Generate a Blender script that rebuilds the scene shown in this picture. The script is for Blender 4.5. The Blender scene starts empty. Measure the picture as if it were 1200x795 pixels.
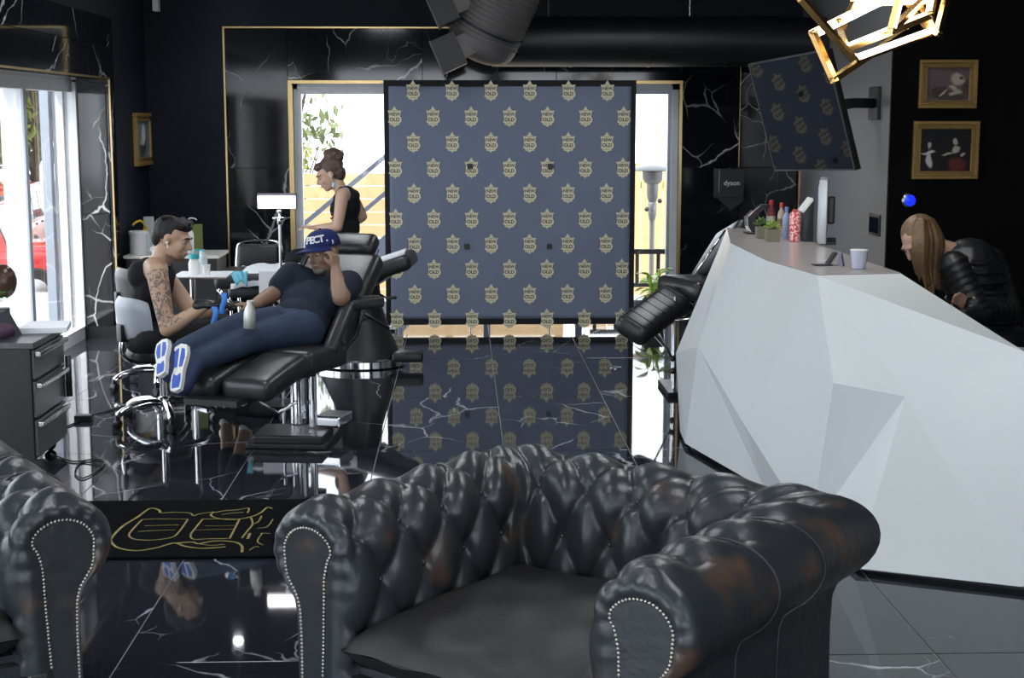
import bpy, bmesh, math, random
from mathutils import Vector, Matrix, Euler
random.seed(11)
PI = math.pi
scene = bpy.context.scene
col = scene.collection
V = Vector

# ------------------------------------------------------------------ camera
FPX, H = 1750.0, 1.75                     # focal length in pixels of the 1200x795 frame, eye height
PITCH = math.atan(258.5 / FPX)
YAW = math.atan(59.0 / FPX * math.cos(PITCH))
cam_d = bpy.data.cameras.new('camera'); cam_d.sensor_width = 36.0; cam_d.lens = FPX / 1200 * 36
cam_d.clip_end = 400
cam = bpy.data.objects.new('camera', cam_d); col.objects.link(cam)
cam.location = (0, 0, H); cam.rotation_euler = (PI / 2 - PITCH, 0, -YAW)
scene.camera = cam

# ------------------------------------------------------------------ light
world = bpy.data.worlds.new('overcast_sky'); scene.world = world; world.use_nodes = True
wn = world.node_tree; bg = wn.nodes['Background']
bg.inputs[0].default_value = (0.86, 0.93, 1.0, 1); bg.inputs[1].default_value = 2.7
sun_d = bpy.data.lights.new('sun', 'SUN'); sun_d.energy = 3.2; sun_d.angle = 0.03; sun_d.color = (1.0, 0.93, 0.82)
sun = bpy.data.objects.new('sun', sun_d); col.objects.link(sun)
sun.rotation_euler = V((0.45, 0.50, -1.0)).to_track_quat('-Z', 'Y').to_euler()
sun.location = (-10, -10, 20)
vs = scene.view_settings
vs.view_transform = 'Standard'; vs.look = 'None'; vs.gamma = 1.0; vs.exposure = 0.88
vs.use_curve_mapping = False
try:
    cy = scene.cycles
    cy.use_denoising = True; cy.max_bounces = 10; cy.diffuse_bounces = 5; cy.glossy_bounces = 6
    cy.transparent_max_bounces = 16; cy.sample_clamp_indirect = 6.0; cy.caustics_refractive = False
except Exception:
    pass

# ------------------------------------------------------------------ pixel -> place (a ray met with a known plane)
_f = V((math.sin(YAW) * math.cos(PITCH), math.cos(YAW) * math.cos(PITCH), -math.sin(PITCH)))
_r = V((math.cos(YAW), -math.sin(YAW), 0)); _u = _r.cross(_f)
def P(x, y, Y=None, Z=None, X=None):
    d = _f * FPX + _r * (x - 600) + _u * (397.5 - y)
    if Y is not None: t = Y / d.y
    elif Z is not None: t = (Z - H) / d.z
    else: t = X / d.x
    return V((0, 0, H)) + d * t

# ------------------------------------------------------------------ materials
MATS = {}
def _lnk(nt, a, b): nt.links.new(a, b)
def mat(name, color, rough=0.5, metal=0.0, vary=0.12, scale=8.0, bump=0.0, bscale=60.0, coat=0.0, ior=1.5, sheen=0.0,
        emit=None, estr=0.0):
    if name in MATS: return MATS[name]
    m = bpy.data.materials.new(name); m.use_nodes = True; nt = m.node_tree; N = nt.nodes
    b = N['Principled BSDF']
    b.inputs['Roughness'].default_value = rough; b.inputs['Metallic'].default_value = metal
    b.inputs['IOR'].default_value = ior; b.inputs['Coat Weight'].default_value = coat
    b.inputs['Sheen Weight'].default_value = sheen
    tc = N.new('ShaderNodeTexCoord'); nz = N.new('ShaderNodeTexNoise'); nz.inputs['Scale'].default_value = scale
    nz.inputs['Detail'].default_value = 4
    _lnk(nt, tc.outputs['Object'], nz.inputs['Vector'])
    mx = N.new('ShaderNodeMix'); mx.data_type = 'RGBA'
    c = V(color[:3])
    mx.inputs[6].default_value = (*[max(0, k * (1 - vary)) for k in c], 1)
    mx.inputs[7].default_value = (*[min(1, k * (1 + vary)) for k in c], 1)
    _lnk(nt, nz.outputs['Fac'], mx.inputs[0]); _lnk(nt, mx.outputs[2], b.inputs['Base Color'])
    if bump > 0:
        n2 = N.new('ShaderNodeTexNoise'); n2.inputs['Scale'].default_value = bscale; n2.inputs['Detail'].default_value = 5
        _lnk(nt, tc.outputs['Object'], n2.inputs['Vector'])
        bp = N.new('ShaderNodeBump'); bp.inputs['Strength'].default_value = bump; bp.inputs['Distance'].default_value = 0.01
        _lnk(nt, n2.outputs['Fac'], bp.inputs['Height']); _lnk(nt, bp.outputs['Normal'], b.inputs['Normal'])
    if emit is not None:
        b.inputs['Emission Color'].default_value = (*emit, 1); b.inputs['Emission Strength'].default_value = estr
    MATS[name] = m
    return m

def marble(name, base, vein, rough, vein_amt=1.0, scale=1.0):
    m = bpy.data.materials.new(name); m.use_nodes = True; nt = m.node_tree; N = nt.nodes
    b = N['Principled BSDF']; b.inputs['Roughness'].default_value = rough; b.inputs['IOR'].default_value = 1.6
    tc = N.new('ShaderNodeTexCoord'); oi = N.new('ShaderNodeObjectInfo')
    off = N.new('ShaderNodeVectorMath'); off.operation = 'SCALE'; off.inputs[0].default_value = (31.7, 47.3, 19.9)
    _lnk(nt, oi.outputs['Random'], off.inputs['Scale'])
    ad = N.new('ShaderNodeVectorMath'); ad.operation = 'ADD'
    _lnk(nt, tc.outputs['Object'], ad.inputs[0]); _lnk(nt, off.outputs[0], ad.inputs[1])
    def M(op, a, bb=None, clamp=False):
        n = N.new('ShaderNodeMath'); n.operation = op; n.use_clamp = clamp
        for i, k in enumerate((a, bb)):
            if k is None: continue
            if isinstance(k, (int, float)): n.inputs[i].default_value = k
            else: _lnk(nt, k, n.inputs[i])
        return n.outputs[0]
    def noise(sc, det, dist=0.0, vec=None):
        n = N.new('ShaderNodeTexNoise'); n.inputs['Scale'].default_value = sc; n.inputs['Detail'].default_value = det
        n.inputs['Distortion'].default_value = dist
        _lnk(nt, vec or ad.outputs[0], n.inputs['Vector']); return n.outputs['Fac']
    st = N.new('ShaderNodeMapping'); st.inputs['Scale'].default_value = (1.0, 0.6, 0.75); st.inputs['Rotation'].default_value = (0.5, 0.6, 0.7)
    wob = N.new('ShaderNodeTexNoise'); wob.inputs['Scale'].default_value = 3.0; wob.inputs['Detail'].default_value = 5
    _lnk(nt, ad.outputs[0], wob.inputs['Vector'])
    ws = N.new('ShaderNodeVectorMath'); ws.operation = 'SCALE'; ws.inputs['Scale'].default_value = 0.22
    _lnk(nt, wob.outputs['Color'], ws.inputs[0])
    wa = N.new('ShaderNodeVectorMath'); wa.operation = 'ADD'; _lnk(nt, ad.outputs[0], wa.inputs[0]); _lnk(nt, ws.outputs[0], wa.inputs[1])
    _lnk(nt, wa.outputs[0], st.inputs['Vector'])
    def veins(sc, width, gate_sc, gate):
        vo = N.new('ShaderNodeTexVoronoi'); vo.feature = 'DISTANCE_TO_EDGE'; vo.inputs['Scale'].default_value = sc
        _lnk(nt, st.outputs[0], vo.inputs['Vector'])
        g = M('MULTIPLY', M('SUBTRACT', noise(gate_sc, 2), gate), 7.0, True)
        w = M('SUBTRACT', 1.0, M('DIVIDE', vo.outputs['Distance'], M('MULTIPLY', g, width)), True)
        return M('MULTIPLY', w, g)
    v1 = veins(1.25 * scale, 0.010, 1.3 * scale, 0.46)
    v2 = M('MULTIPLY', veins(3.4 * scale, 0.022, 1.7 * scale, 0.52), 0.55)
    v3 = M('MULTIPLY', veins(0.8 * scale, 0.008, 0.9 * scale, 0.46), 0.7)
    vv = M('MULTIPLY', M('MAXIMUM', M('MAXIMUM', v1, v2), v3), vein_amt, True)
    mx = N.new('ShaderNodeMix'); mx.data_type = 'RGBA'
    mx.inputs[6].default_value = (*base, 1); mx.inputs[7].default_value = (*vein, 1)
    _lnk(nt, vv, mx.inputs[0]); _lnk(nt, mx.outputs[2], b.inputs['Base Color'])
    MATS[name] = m
    return m

def glass_mat(name, tint=(1, 1, 1), refl=0.06):
    m = bpy.data.materials.new(name); m.use_nodes = True; nt = m.node_tree; N = nt.nodes
    out = N['Material Output']; N.remove(N['Principled BSDF'])
    tr = N.new('ShaderNodeBsdfTransparent'); tr.inputs[0].default_value = (*tint, 1)
    gl = N.new('ShaderNodeBsdfGlossy'); gl.inputs['Roughness'].default_value = 0.02
    ge = N.new('ShaderNodeNewGeometry'); dt = N.new('ShaderNodeVectorMath'); dt.operation = 'DOT_PRODUCT'
    _lnk(nt, ge.outputs['Normal'], dt.inputs[0]); _lnk(nt, ge.outputs['Incoming'], dt.inputs[1])
    def M(op, x, y):
        n = N.new('ShaderNodeMath'); n.operation = op
        for i, k in enumerate((x, y)):
            if k is None: continue
            if isinstance(k, (int, float)): n.inputs[i].default_value = k
            else: _lnk(nt, k, n.inputs[i])
        return n
    ab = M('ABSOLUTE', dt.outputs['Value'], None); om = M('SUBTRACT', 1.0, ab.outputs[0]); p5 = M('POWER', om.outputs[0], 5.0)
    fr = M('MULTIPLY_ADD', p5.outputs[0], 0.9); fr.inputs[2].default_value = 0.04      # Schlick reflectance, the same from both sides
    mx = N.new('ShaderNodeMixShader')
    _lnk(nt, fr.outputs[0], mx.inputs[0]); _lnk(nt, tr.outputs[0], mx.inputs[1]); _lnk(nt, gl.outputs[0], mx.inputs[2])
    _lnk(nt, mx.outputs[0], out.inputs[0]); MATS[name] = m
    return m

def leather(name, base, wear, rough=0.36, wear_amt=0.5):
    m = bpy.data.materials.new(name); m.use_nodes = True; nt = m.node_tree; N = nt.nodes
    b = N['Principled BSDF']; b.inputs['Roughness'].default_value = rough; b.inputs['IOR'].default_value = 1.5
    tc = N.new('ShaderNodeTexCoord')
    n1 = N.new('ShaderNodeTexNoise'); n1.inputs['Scale'].default_value = 5.5; n1.inputs['Detail'].default_value = 5
    n2 = N.new('ShaderNodeTexNoise'); n2.inputs['Scale'].default_value = 42; n2.inputs['Detail'].default_value = 6
    n3 = N.new('ShaderNodeTexNoise'); n3.inputs['Scale'].default_value = 16; n3.inputs['Detail'].default_value = 3
    for n in (n1, n2, n3): _lnk(nt, tc.outputs['Object'], n.inputs['Vector'])
    rp = N.new('ShaderNodeValToRGB'); rp.color_ramp.elements[0].position = 0.60; rp.color_ramp.elements[1].position = 0.74
    rp.color_ramp.elements[1].color = (wear_amt, wear_amt, wear_amt, 1); rp.color_ramp.elements[0].color = (0, 0, 0, 1)
    _lnk(nt, n1.outputs['Fac'], rp.inputs[0])
    mx = N.new('ShaderNodeMix'); mx.data_type = 'RGBA'
    mx.inputs[6].default_value = (*base, 1); mx.inputs[7].default_value = (*wear, 1)
    _lnk(nt, rp.outputs[0], mx.inputs[0]); _lnk(nt, mx.outputs[2], b.inputs['Base Color'])
    rr = N.new('ShaderNodeMapRange'); rr.inputs[3].default_value = rough - 0.07; rr.inputs[4].default_value = rough + 0.1
    _lnk(nt, n3.outputs['Fac'], rr.inputs[0]); _lnk(nt, rr.outputs[0], b.inputs['Roughness'])
    ad = N.new('ShaderNodeMath'); ad.operation = 'ADD'
    _lnk(nt, n2.outputs['Fac'], ad.inputs[0]); _lnk(nt, n3.outputs['Fac'], ad.inputs[1])
    bp = N.new('ShaderNodeBump'); bp.inputs['Strength'].default_value = 0.28; bp.inputs['Distance'].default_value = 0.006
    _lnk(nt, ad.outputs[0], bp.inputs['Height']); _lnk(nt, bp.outputs['Normal'], b.inputs['Normal'])
    MATS[name] = m
    return m

MARBLE_FLOOR = marble('black_marble_floor', (0.016, 0.018, 0.024), (0.55, 0.56, 0.6), 0.035, 0.8, 1.0)
MARBLE_WALL = marble('black_marble_wall', (0.008, 0.009, 0.012), (0.62, 0.62, 0.64), 0.06, 1.0, 1.1)
PAINT = mat('black_wall_paint', (0.011, 0.014, 0.022), 0.6, ior=1.25, vary=0.2, bump=0.12, bscale=180)
PAINT_R = mat('matte_black_paint', (0.006, 0.0055, 0.006), 0.7, ior=1.15, vary=0.2, bump=0.1, bscale=180)
GREY_METAL = mat('brushed_grey_panel', (0.19, 0.195, 0.205), 0.38, 0.0, vary=0.06, scale=3)
GROUT = mat('pale_grout', (0.34, 0.34, 0.36), 0.45)
GOLD = mat('brass_trim', (0.75, 0.55, 0.26), 0.28, 1.0, vary=0.08)
GOLD_FRAME = mat('gilt_wood', (0.42, 0.27, 0.09), 0.42, 0.55, vary=0.25, scale=30, bump=0.3, bscale=120)
WHITE_FRAME = mat('white_window_frame', (0.78, 0.80, 0.83), 0.4)
GREY_FRAME = mat('grey_aluminium', (0.36, 0.40, 0.47), 0.35, 0.3)
GLASS = glass_mat('window_glass')
BLACK_PLASTIC = mat('black_plastic', (0.012, 0.012, 0.014), 0.38, vary=0.2)
BLACK_METAL = mat('black_metal', (0.016, 0.017, 0.02), 0.35, 0.2, vary=0.2)
CHROME = mat('chrome', (0.82, 0.83, 0.86), 0.10, 1.0, vary=0.04)
STEEL = mat('brushed_steel', (0.58, 0.58, 0.56), 0.25, 1.0, vary=0.08)
VINYL = mat('black_vinyl', (0.020, 0.020, 0.023), 0.33, vary=0.2, bump=0.12, bscale=90)
WHITE_PLASTIC = mat('white_plastic', (0.78, 0.78, 0.78), 0.4, vary=0.05)
PAPER = mat('white_paper', (0.82, 0.83, 0.86), 0.7, vary=0.05)

# ------------------------------------------------------------------ mesh building
def W(o):
    m = o.matrix_basis.copy()
    if o.parent: m = W(o.parent) @ m
    return m

def tag(o, label=None, cat=None, group=None, kind=None):
    if label: o['label'] = label
    if cat: o['category'] = cat
    if group: o['group'] = group
    if kind: o['kind'] = kind
    return o

def empty(name, loc, rz=0.0, label=None, cat=None, group=None):
    o = bpy.data.objects.new(name, None); col.objects.link(o)
    o.location = loc; o.rotation_euler = (0, 0, rz); o.empty_display_size = 0.05
    return tag(o, label, cat, group)

class MB:
    def __init__(s): s.v = []; s.f = []
    def add(s, vs, fs, M=None):
        n = len(s.v)
        s.v += [tuple(M @ V(p)) if M is not None else tuple(p) for p in vs]
        s.f += [tuple(i + n for i in f) for f in fs]
        return s
    def bm(s, b, M=None):
        b.verts.ensure_lookup_table(); b.verts.index_update()
        s.add([v.co.copy() for v in b.verts], [[v.index for v in f.verts] for f in b.faces], M); b.free(); return s
    def box(s, lo, hi, bev=0.0, M=None, seg=2):
        lo, hi = V(lo), V(hi); b = bmesh.new(); bmesh.ops.create_cube(b, size=1.0)
        for v in b.verts: v.co = V(((lo[i] + hi[i]) / 2 + v.co[i] * (hi[i] - lo[i]) for i in range(3)))
        if bev > 0: bmesh.ops.bevel(b, geom=b.edges[:], offset=bev, segments=seg, profile=0.6, affect='EDGES')
        return s.bm(b, M)
    def bar(s, p0, p1, w, h, up=(0, 0, 1), bev=0.0, seg=2):
        p0, p1 = V(p0), V(p1); d = p1 - p0; L = d.length; z = d.normalized(); u = V(up)
        x = u.cross(z)
        if x.length < 1e-4: x = V((1, 0, 0)).cross(z)
        if x.length < 1e-4: x = V((0, 1, 0)).cross(z)
        x.normalize(); y = z.cross(x)
        M = Matrix((x, y, z)).transposed().to_4x4(); M.translation = p0
        return s.box((-w / 2, -h / 2, 0), (w / 2, h / 2, L), bev, M, seg)
    def cyl(s, p0, p1, r0, r1=None, n=16, caps=True):
        r1 = r0 if r1 is None else r1
        return s.tube([p0, p1], [r0, r1], n, caps)
    def tube(s, pts, r, n=10, caps=True, closed=False):
        pts = [V(p) for p in pts]; m = len(pts)
        rs = r if isinstance(r, (list, tuple)) else [r] * m
        base = len(s.v); prev = None
        for i, p in enumerate(pts):
            if closed: t = pts[(i + 1) % m] - pts[i - 1]
            else: t = pts[min(i + 1, m - 1)] - pts[max(i - 1, 0)]
            t.normalize()
            if prev is None:
                a = V((0, 0, 1)) if abs(t.z) < 0.9 else V((1, 0, 0)); x = a.cross(t).normalized()
            else:
                x = (prev - t * prev.dot(t)); x = x.normalized() if x.length > 1e-5 else V((1, 0, 0)).cross(t).normalized()
            prev = x; y = t.cross(x)
            for k in range(n):
                a = 2 * PI * k / n; s.v.append(tuple(p + (x * math.cos(a) + y * math.sin(a)) * rs[i]))
        for i in range(m if closed else m - 1):
            j = (i + 1) % m
            for k in range(n):
                k2 = (k + 1) % n
                s.f.append((base + i * n + k, base + i * n + k2, base + j * n + k2, base + j * n + k))
        if caps and not closed:
            s.f.append(tuple(base + k for k in reversed(range(n))))
            s.f.append(tuple(base + (m - 1) * n + k for k in range(n)))
        return s
    def lathe(s, prof, c=(0, 0, 0), n=20, M=None):
        vs, fs = [], []; m = len(prof)
        for r, z in prof:
            for k in range(n):
                a = 2 * PI * k / n; vs.append((c[0] + r * math.cos(a), c[1] + r * math.sin(a), c[2] + z))
        for i in range(m - 1):
            for k in range(n):
                k2 = (k + 1) % n; fs.append((i * n + k, i * n + k2, (i + 1) * n + k2, (i + 1) * n + k))
        fs.append(tuple(reversed(range(n)))); fs.append(tuple((m - 1) * n + k for k in range(n)))
        return s.add(vs, fs, M)
    def prism(s, poly, z0, z1, M=None):
        n = len(poly)
        a = sum(poly[i][0] * poly[(i + 1) % n][1] - poly[(i + 1) % n][0] * poly[i][1] for i in range(n))
        if a < 0: poly = list(reversed(poly))
        vs = [(x, y, z0) for x, y in poly] + [(x, y, z1) for x, y in poly]
        fs = [tuple(reversed(range(n))), tuple(range(n, 2 * n))] + [(i, (i + 1) % n, n + (i + 1) % n, n + i) for i in range(n)]
        return s.add(vs, fs, M)
    def ell(s, c, r, rot=None, n=14, m=9):
        c = V(c); R = Euler(rot).to_matrix() if isinstance(rot, (tuple, list)) else rot
        r = (r, r, r) if isinstance(r, (int, float)) else r
        vs, fs = [], []
        def q(x, y, z):
            p = V((x * r[0], y * r[1], z * r[2])); p = R @ p if R is not None else p
            return c + p
        vs.append(q(0, 0, 1))
        for i in range(1, m):
            ph = PI * i / m
            for k in range(n):
                a = 2 * PI * k / n; vs.append(q(math.sin(ph) * math.cos(a), math.sin(ph) * math.sin(a), math.cos(ph)))
        vs.append(q(0, 0, -1))
        for k in range(n): fs.append((0, 1 + k, 1 + (k + 1) % n))
        for i in range(m - 2):
            for k in range(n):
                k2 = (k + 1) % n; a = 1 + i * n; fs.append((a + k, a + n + k, a + n + k2, a + k2))
        a = 1 + (m - 2) * n; L = len(vs) - 1
        for k in range(n): fs.append((a + k, L, a + (k + 1) % n))
        return s.add(vs, fs)
    def cap(s, p0, r0, p1, r1, n=12):
        p0, p1 = V(p0), V(p1); d = p1 - p0
        if d.length < 1e-5: return s.ell(p0, max(r0, r1))
        z = d.normalized()
        pts, rs = [], []
        for i in range(5):
            a = PI / 2 * i / 4.0; pts.append(p0 - z * r0 * math.cos(a)); rs.append(max(r0 * math.sin(a), r0 * 0.05))
        for i in range(5):
            a = PI / 2 * i / 4.0; pts.append(p1 + z * r1 * math.sin(a)); rs.append(max(r1 * math.cos(a), r1 * 0.05))
        return s.tube(pts, rs, n)
    def build(s, name, m, parent=None, smooth=False, world=True, angle=None):
        """link as ONE object; vertices are in world space unless world=False (then in the parent's space)"""
        me = bpy.data.meshes.new(name)
        vs = s.v
        if world and parent is not None:
            I = W(parent).inverted(); vs = [tuple(I @ V(p)) for p in vs]
        off = V((0, 0, 0))
        me.from_pydata(vs, [], s.f); me.update()
        bmx = bmesh.new(); bmx.from_mesh(me); bmesh.ops.recalc_face_normals(bmx, faces=bmx.faces[:]); bmx.to_mesh(me); bmx.free()
        if m is not None: me.materials.append(m)
        if smooth:
            me.polygons.foreach_set('use_smooth', [True] * len(me.polygons))
            if angle is not None: me.set_sharp_from_angle(angle=math.radians(angle))
        o = bpy.data.objects.new(name, me); col.objects.link(o)
        if parent is not None: o.parent = parent
        return o

def dup(o, parent=None):
    c = o.copy(); col.objects.link(c); c.parent = parent
    for ch in list(o.children): dup(ch, c)
    return c

def text_mb(txt, size, M, depth=0.0015, bold=0.0):
    cu = bpy.data.curves.new('writing', 'FONT'); cu.body = txt; cu.size = size; cu.extrude = depth; cu.offset = bold
    cu.align_x = 'CENTER'; cu.align_y = 'CENTER'; cu.resolution_u = 3
    t = bpy.data.objects.new('writing', cu); col.objects.link(t)
    dg = bpy.context.evaluated_depsgraph_get(); me = bpy.data.meshes.new_from_object(t.evaluated_get(dg))
    mb = MB().add([v.co.copy() for v in me.vertices], [list(p.vertices) for p in me.polygons], M)
    bpy.data.objects.remove(t); bpy.data.curves.remove(cu); bpy.data.meshes.remove(me)
    return mb

def blob(name, mb, m, parent, voxel=0.008, smooth=5, decimate=None):
    """one continuous skin round the solids gathered in mb"""
    o = mb.build(name, m, parent)
    r = o.modifiers.new('r', 'REMESH'); r.mode = 'VOXEL'; r.voxel_size = voxel; r.use_smooth_shade = True
    sm = o.modifiers.new('s', 'SMOOTH'); sm.factor = 0.5; sm.iterations = smooth
    if decimate:
        d = o.modifiers.new('d', 'DECIMATE'); d.ratio = decimate
    dg = bpy.context.evaluated_depsgraph_get(); me = bpy.data.meshes.new_from_object(o.evaluated_get(dg))
    o.modifiers.clear(); old = o.data; o.data = me; bpy.data.meshes.remove(old)
    if not me.materials: me.materials.append(m)
    me.polygons.foreach_set('use_smooth', [True] * len(me.polygons)); me.name = name
    return o

def struct(o): o['kind'] = 'structure'; return o
# ================================================================== THE ROOM
XL, YB, XP, YP, ZC = -2.77, 13.4, 3.03, 10.6, 3.4     # left wall, back wall, grey partition, dark wall, ceiling
XR, YF = 5.4, -2.6
ZD, ZM = 2.055, 2.535                                 # door head, top of marble
# floor: grout bed + single tiles
floor = struct(MB().box((XL - 0.5, YF, -0.12), (XR, YB + 0.25, -0.004)).build('floor', GROUT))
tx0, tw, ty0, tl, g = 0.216, 0.669, 7.77, 1.545, 0.0022
tile_me = None
xs = [tx0 + tw * k for k in range(-5, 9)]; ys = [ty0 + tl * k for k in range(-7, 5)]
for i in range(len(xs) - 1):
    for j in range(len(ys) - 1):
        x0, x1, y0, y1 = xs[i], xs[i + 1], max(ys[j], YF), min(ys[j + 1], YB + 0.2)
        if i == 0: x0 = XL - 0.45
        if x1 > XR or y1 - y0 < 0.1: continue
        full = i > 0 and abs(y1 - y0 - tl) < 1e-6
        if full and tile_me:
            o = bpy.data.objects.new('floor_tile', tile_me); col.objects.link(o); o.parent = floor
            o.location = ((x0 + x1) / 2, (y0 + y1) / 2, 0)
        else:
            w, l = (x1 - x0) / 2 - g, (y1 - y0) / 2 - g
            o = MB().box((-w, -l, -0.012), (w, l, 0), 0.0008, seg=1).build('floor_tile', MARBLE_FLOOR, None)
            o.parent = floor; o.location = ((x0 + x1) / 2, (y0 + y1) / 2, 0)
            if full: tile_me = o.data

def slab(parent, lo, hi, m=MARBLE_WALL, name='marble_panel', bev=0.0015):
    lo, hi = V(lo), V(hi); c = (lo + hi) / 2
    o = MB().box(lo - c, hi - c, bev, seg=1).build(name, m, None); o.parent = parent; o.location = c
    return o
gp = 0.0015
# back wall: painted pieces as one structural mesh, round the wide glazed opening
DX0, DX1 = -1.49, 1.94
wb = MB()
wb.box((XL - 0.2, YB + 0.02, 0), (DX0, YB + 0.22, ZC)); wb.box((DX1, YB + 0.02, 0), (XP + 0.25, YB + 0.22, ZC))
wb.box((DX0, YB + 0.02, ZD), (DX1, YB + 0.22, ZC))
wall_back = struct(wb.build('wall_back', PAINT))
MX0 = -2.075
zs = [0, 1.315, ZM]
for x0, x1 in ((MX0, -1.53), ):
    for a, b in zip(zs, zs[1:]): slab(wall_back, (x0 + gp, YB, a + gp), (x1 - gp, YB + 0.03, b - gp))
for x0, x1 in ((1.965, 2.48), (2.483, XP - 0.02)):
    for a, b in zip(zs, zs[1:]): slab(wall_back, (x0 + gp, YB, a + gp), (x1 - gp, YB + 0.03, b - gp))
hx = [-1.53, -0.345, 0.84, 1.965]
for x0, x1 in zip(hx, hx[1:]): slab(wall_back, (x0 + gp, YB, ZD + 0.03), (x1 - gp, YB + 0.03, ZM - gp))
tr = MB()
tr.box((MX0 - 0.012, YB - 0.008, ZM), (XP, YB + 0.03, ZM + 0.012)); tr.box((MX0 - 0.014, YB - 0.008, 0), (MX0, YB + 0.03, ZM + 0.012))
struct(tr.build('trim_1', GOLD))
tr = MB()
tr.box((DX0 - 0.04, YB - 0.012, 0), (DX0, YB + 0.03, ZD + 0.028)); tr.box((DX1, YB - 0.012, 0), (DX1 + 0.025, YB + 0.03, ZD + 0.028))
tr.box((DX0, YB - 0.012, ZD), (DX1, YB + 0.03, ZD + 0.028))
struct(tr.build('trim_2', GOLD))
slab(wall_back, (2.478, YB - 0.004, 1.315), (2.484, YB + 0.01, ZM), GOLD, 'panel_strip', 0)
# glazed door front
door = struct(empty('door_1', ((DX0 + DX1) / 2, YB + 0.12, 0)))
fr = MB()
fr.box((DX0, YB + 0.06, ZD - 0.05), (DX1, YB + 0.18, ZD)); fr.box((DX0, YB + 0.06, 0), (DX1, YB + 0.18, 0.05))
fr.box((DX0, YB + 0.06, 0), (DX0 + 0.035, YB + 0.18, ZD)); fr.box((DX1 - 0.06, YB + 0.06, 0), (DX1, YB + 0.18, ZD))
fr.build('frame', WHITE_FRAME, door)
mu = [DX0 + 0.035, -0.62, 0.22, 1.06, DX1 - 0.06]
for i in range(4):
    a, b = mu[i] + 0.03, mu[i + 1] - 0.03
    lf = MB()
    for lo, hi in (((mu[i], ), (a, )), ((b, ), (mu[i + 1], ))):
        lf.box((lo[0], YB + 0.09, 0.05), (hi[0], YB + 0.15, ZD - 0.05))
    lf.box((a, YB + 0.09, 0.05), (b, YB + 0.15, 0.11)); lf.box((a, YB + 0.09, ZD - 0.09), (b, YB + 0.15, ZD - 0.05))
    p = lf.build('door_leaf', WHITE_FRAME if i in (0, ) else GREY_FRAME, door)
    MB().box((a, YB + 0.115, 0.11), (b, YB + 0.125, ZD - 0.09)).build('pane', GLASS, p)
# left wall with its shop windows
WIN = [(8.05, 12.0), (3.3, 7.6), (-1.6, 2.9)]
wl = MB(); edge = [YF] + [k for a, b in sorted(WIN) for k in (a, b)] + [YB + 0.2]
for a, b in zip(edge[0::2], edge[1::2]): wl.box((XL - 0.45, a, 0), (XL - 0.03, b, ZC))
for a, b in WIN: wl.box((XL - 0.45, a, ZD), (XL - 0.03, b, ZC))
wall_left = struct(wl.build('wall_left', PAINT))
slab(wall_left, (XL - 0.03, 12.185, 0), (XL, YB, ZC), PAINT, 'painted_section', 0)
slab(wall_left, (XL - 0.03, YF, ZM), (XL, 12.185, ZC), PAINT, 'painted_section', 0)
for a, b in ((12.0, 12.185), (7.6, 8.05), (2.9, 3.3), (YF, -1.6)):
    for z0, z1 in zip(zs, zs[1:]): slab(wall_left, (XL - 0.028, a + gp, z0 + gp), (XL, b - gp, z1 - gp))
hy = [-1.6, -0.2, 1.2, 2.9]; hy2 = [3.3, 4.7, 6.1, 7.6]; hy3 = [8.05, 9.1, 10.4, 11.3, 12.0]
for h in (hy, hy2, hy3):
    for a, b in zip(h, h[1:]):
        for z0, z1 in ((ZD + 0.012, 2.31), (2.31, ZM)):
            slab(wall_left, (XL - 0.028, a + gp, z0 + gp), (XL, b - gp, z1 - gp))
for a, b in WIN:      # marble reveals
    for y0, y1 in ((a - 0.001, a + 0.014), (b - 0.014, b + 0.001)):
        for z0, z1 in ((0.10, 1.0), (1.0, ZD)):
            slab(wall_left, (XL - 0.30, y0, z0 + gp), (XL - 0.028, y1, z1 - gp))
        slab(wall_left, (XL - 0.30, y0 - 0.004, 0), (XL + 0.004, y1 + 0.004, 0.10), BLACK_METAL, 'plinth', 0)
    slab(wall_left, (XL - 0.30, a + 0.015, ZD - 0.012), (XL - 0.002, b - 0.015, ZD + 0.001))
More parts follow.
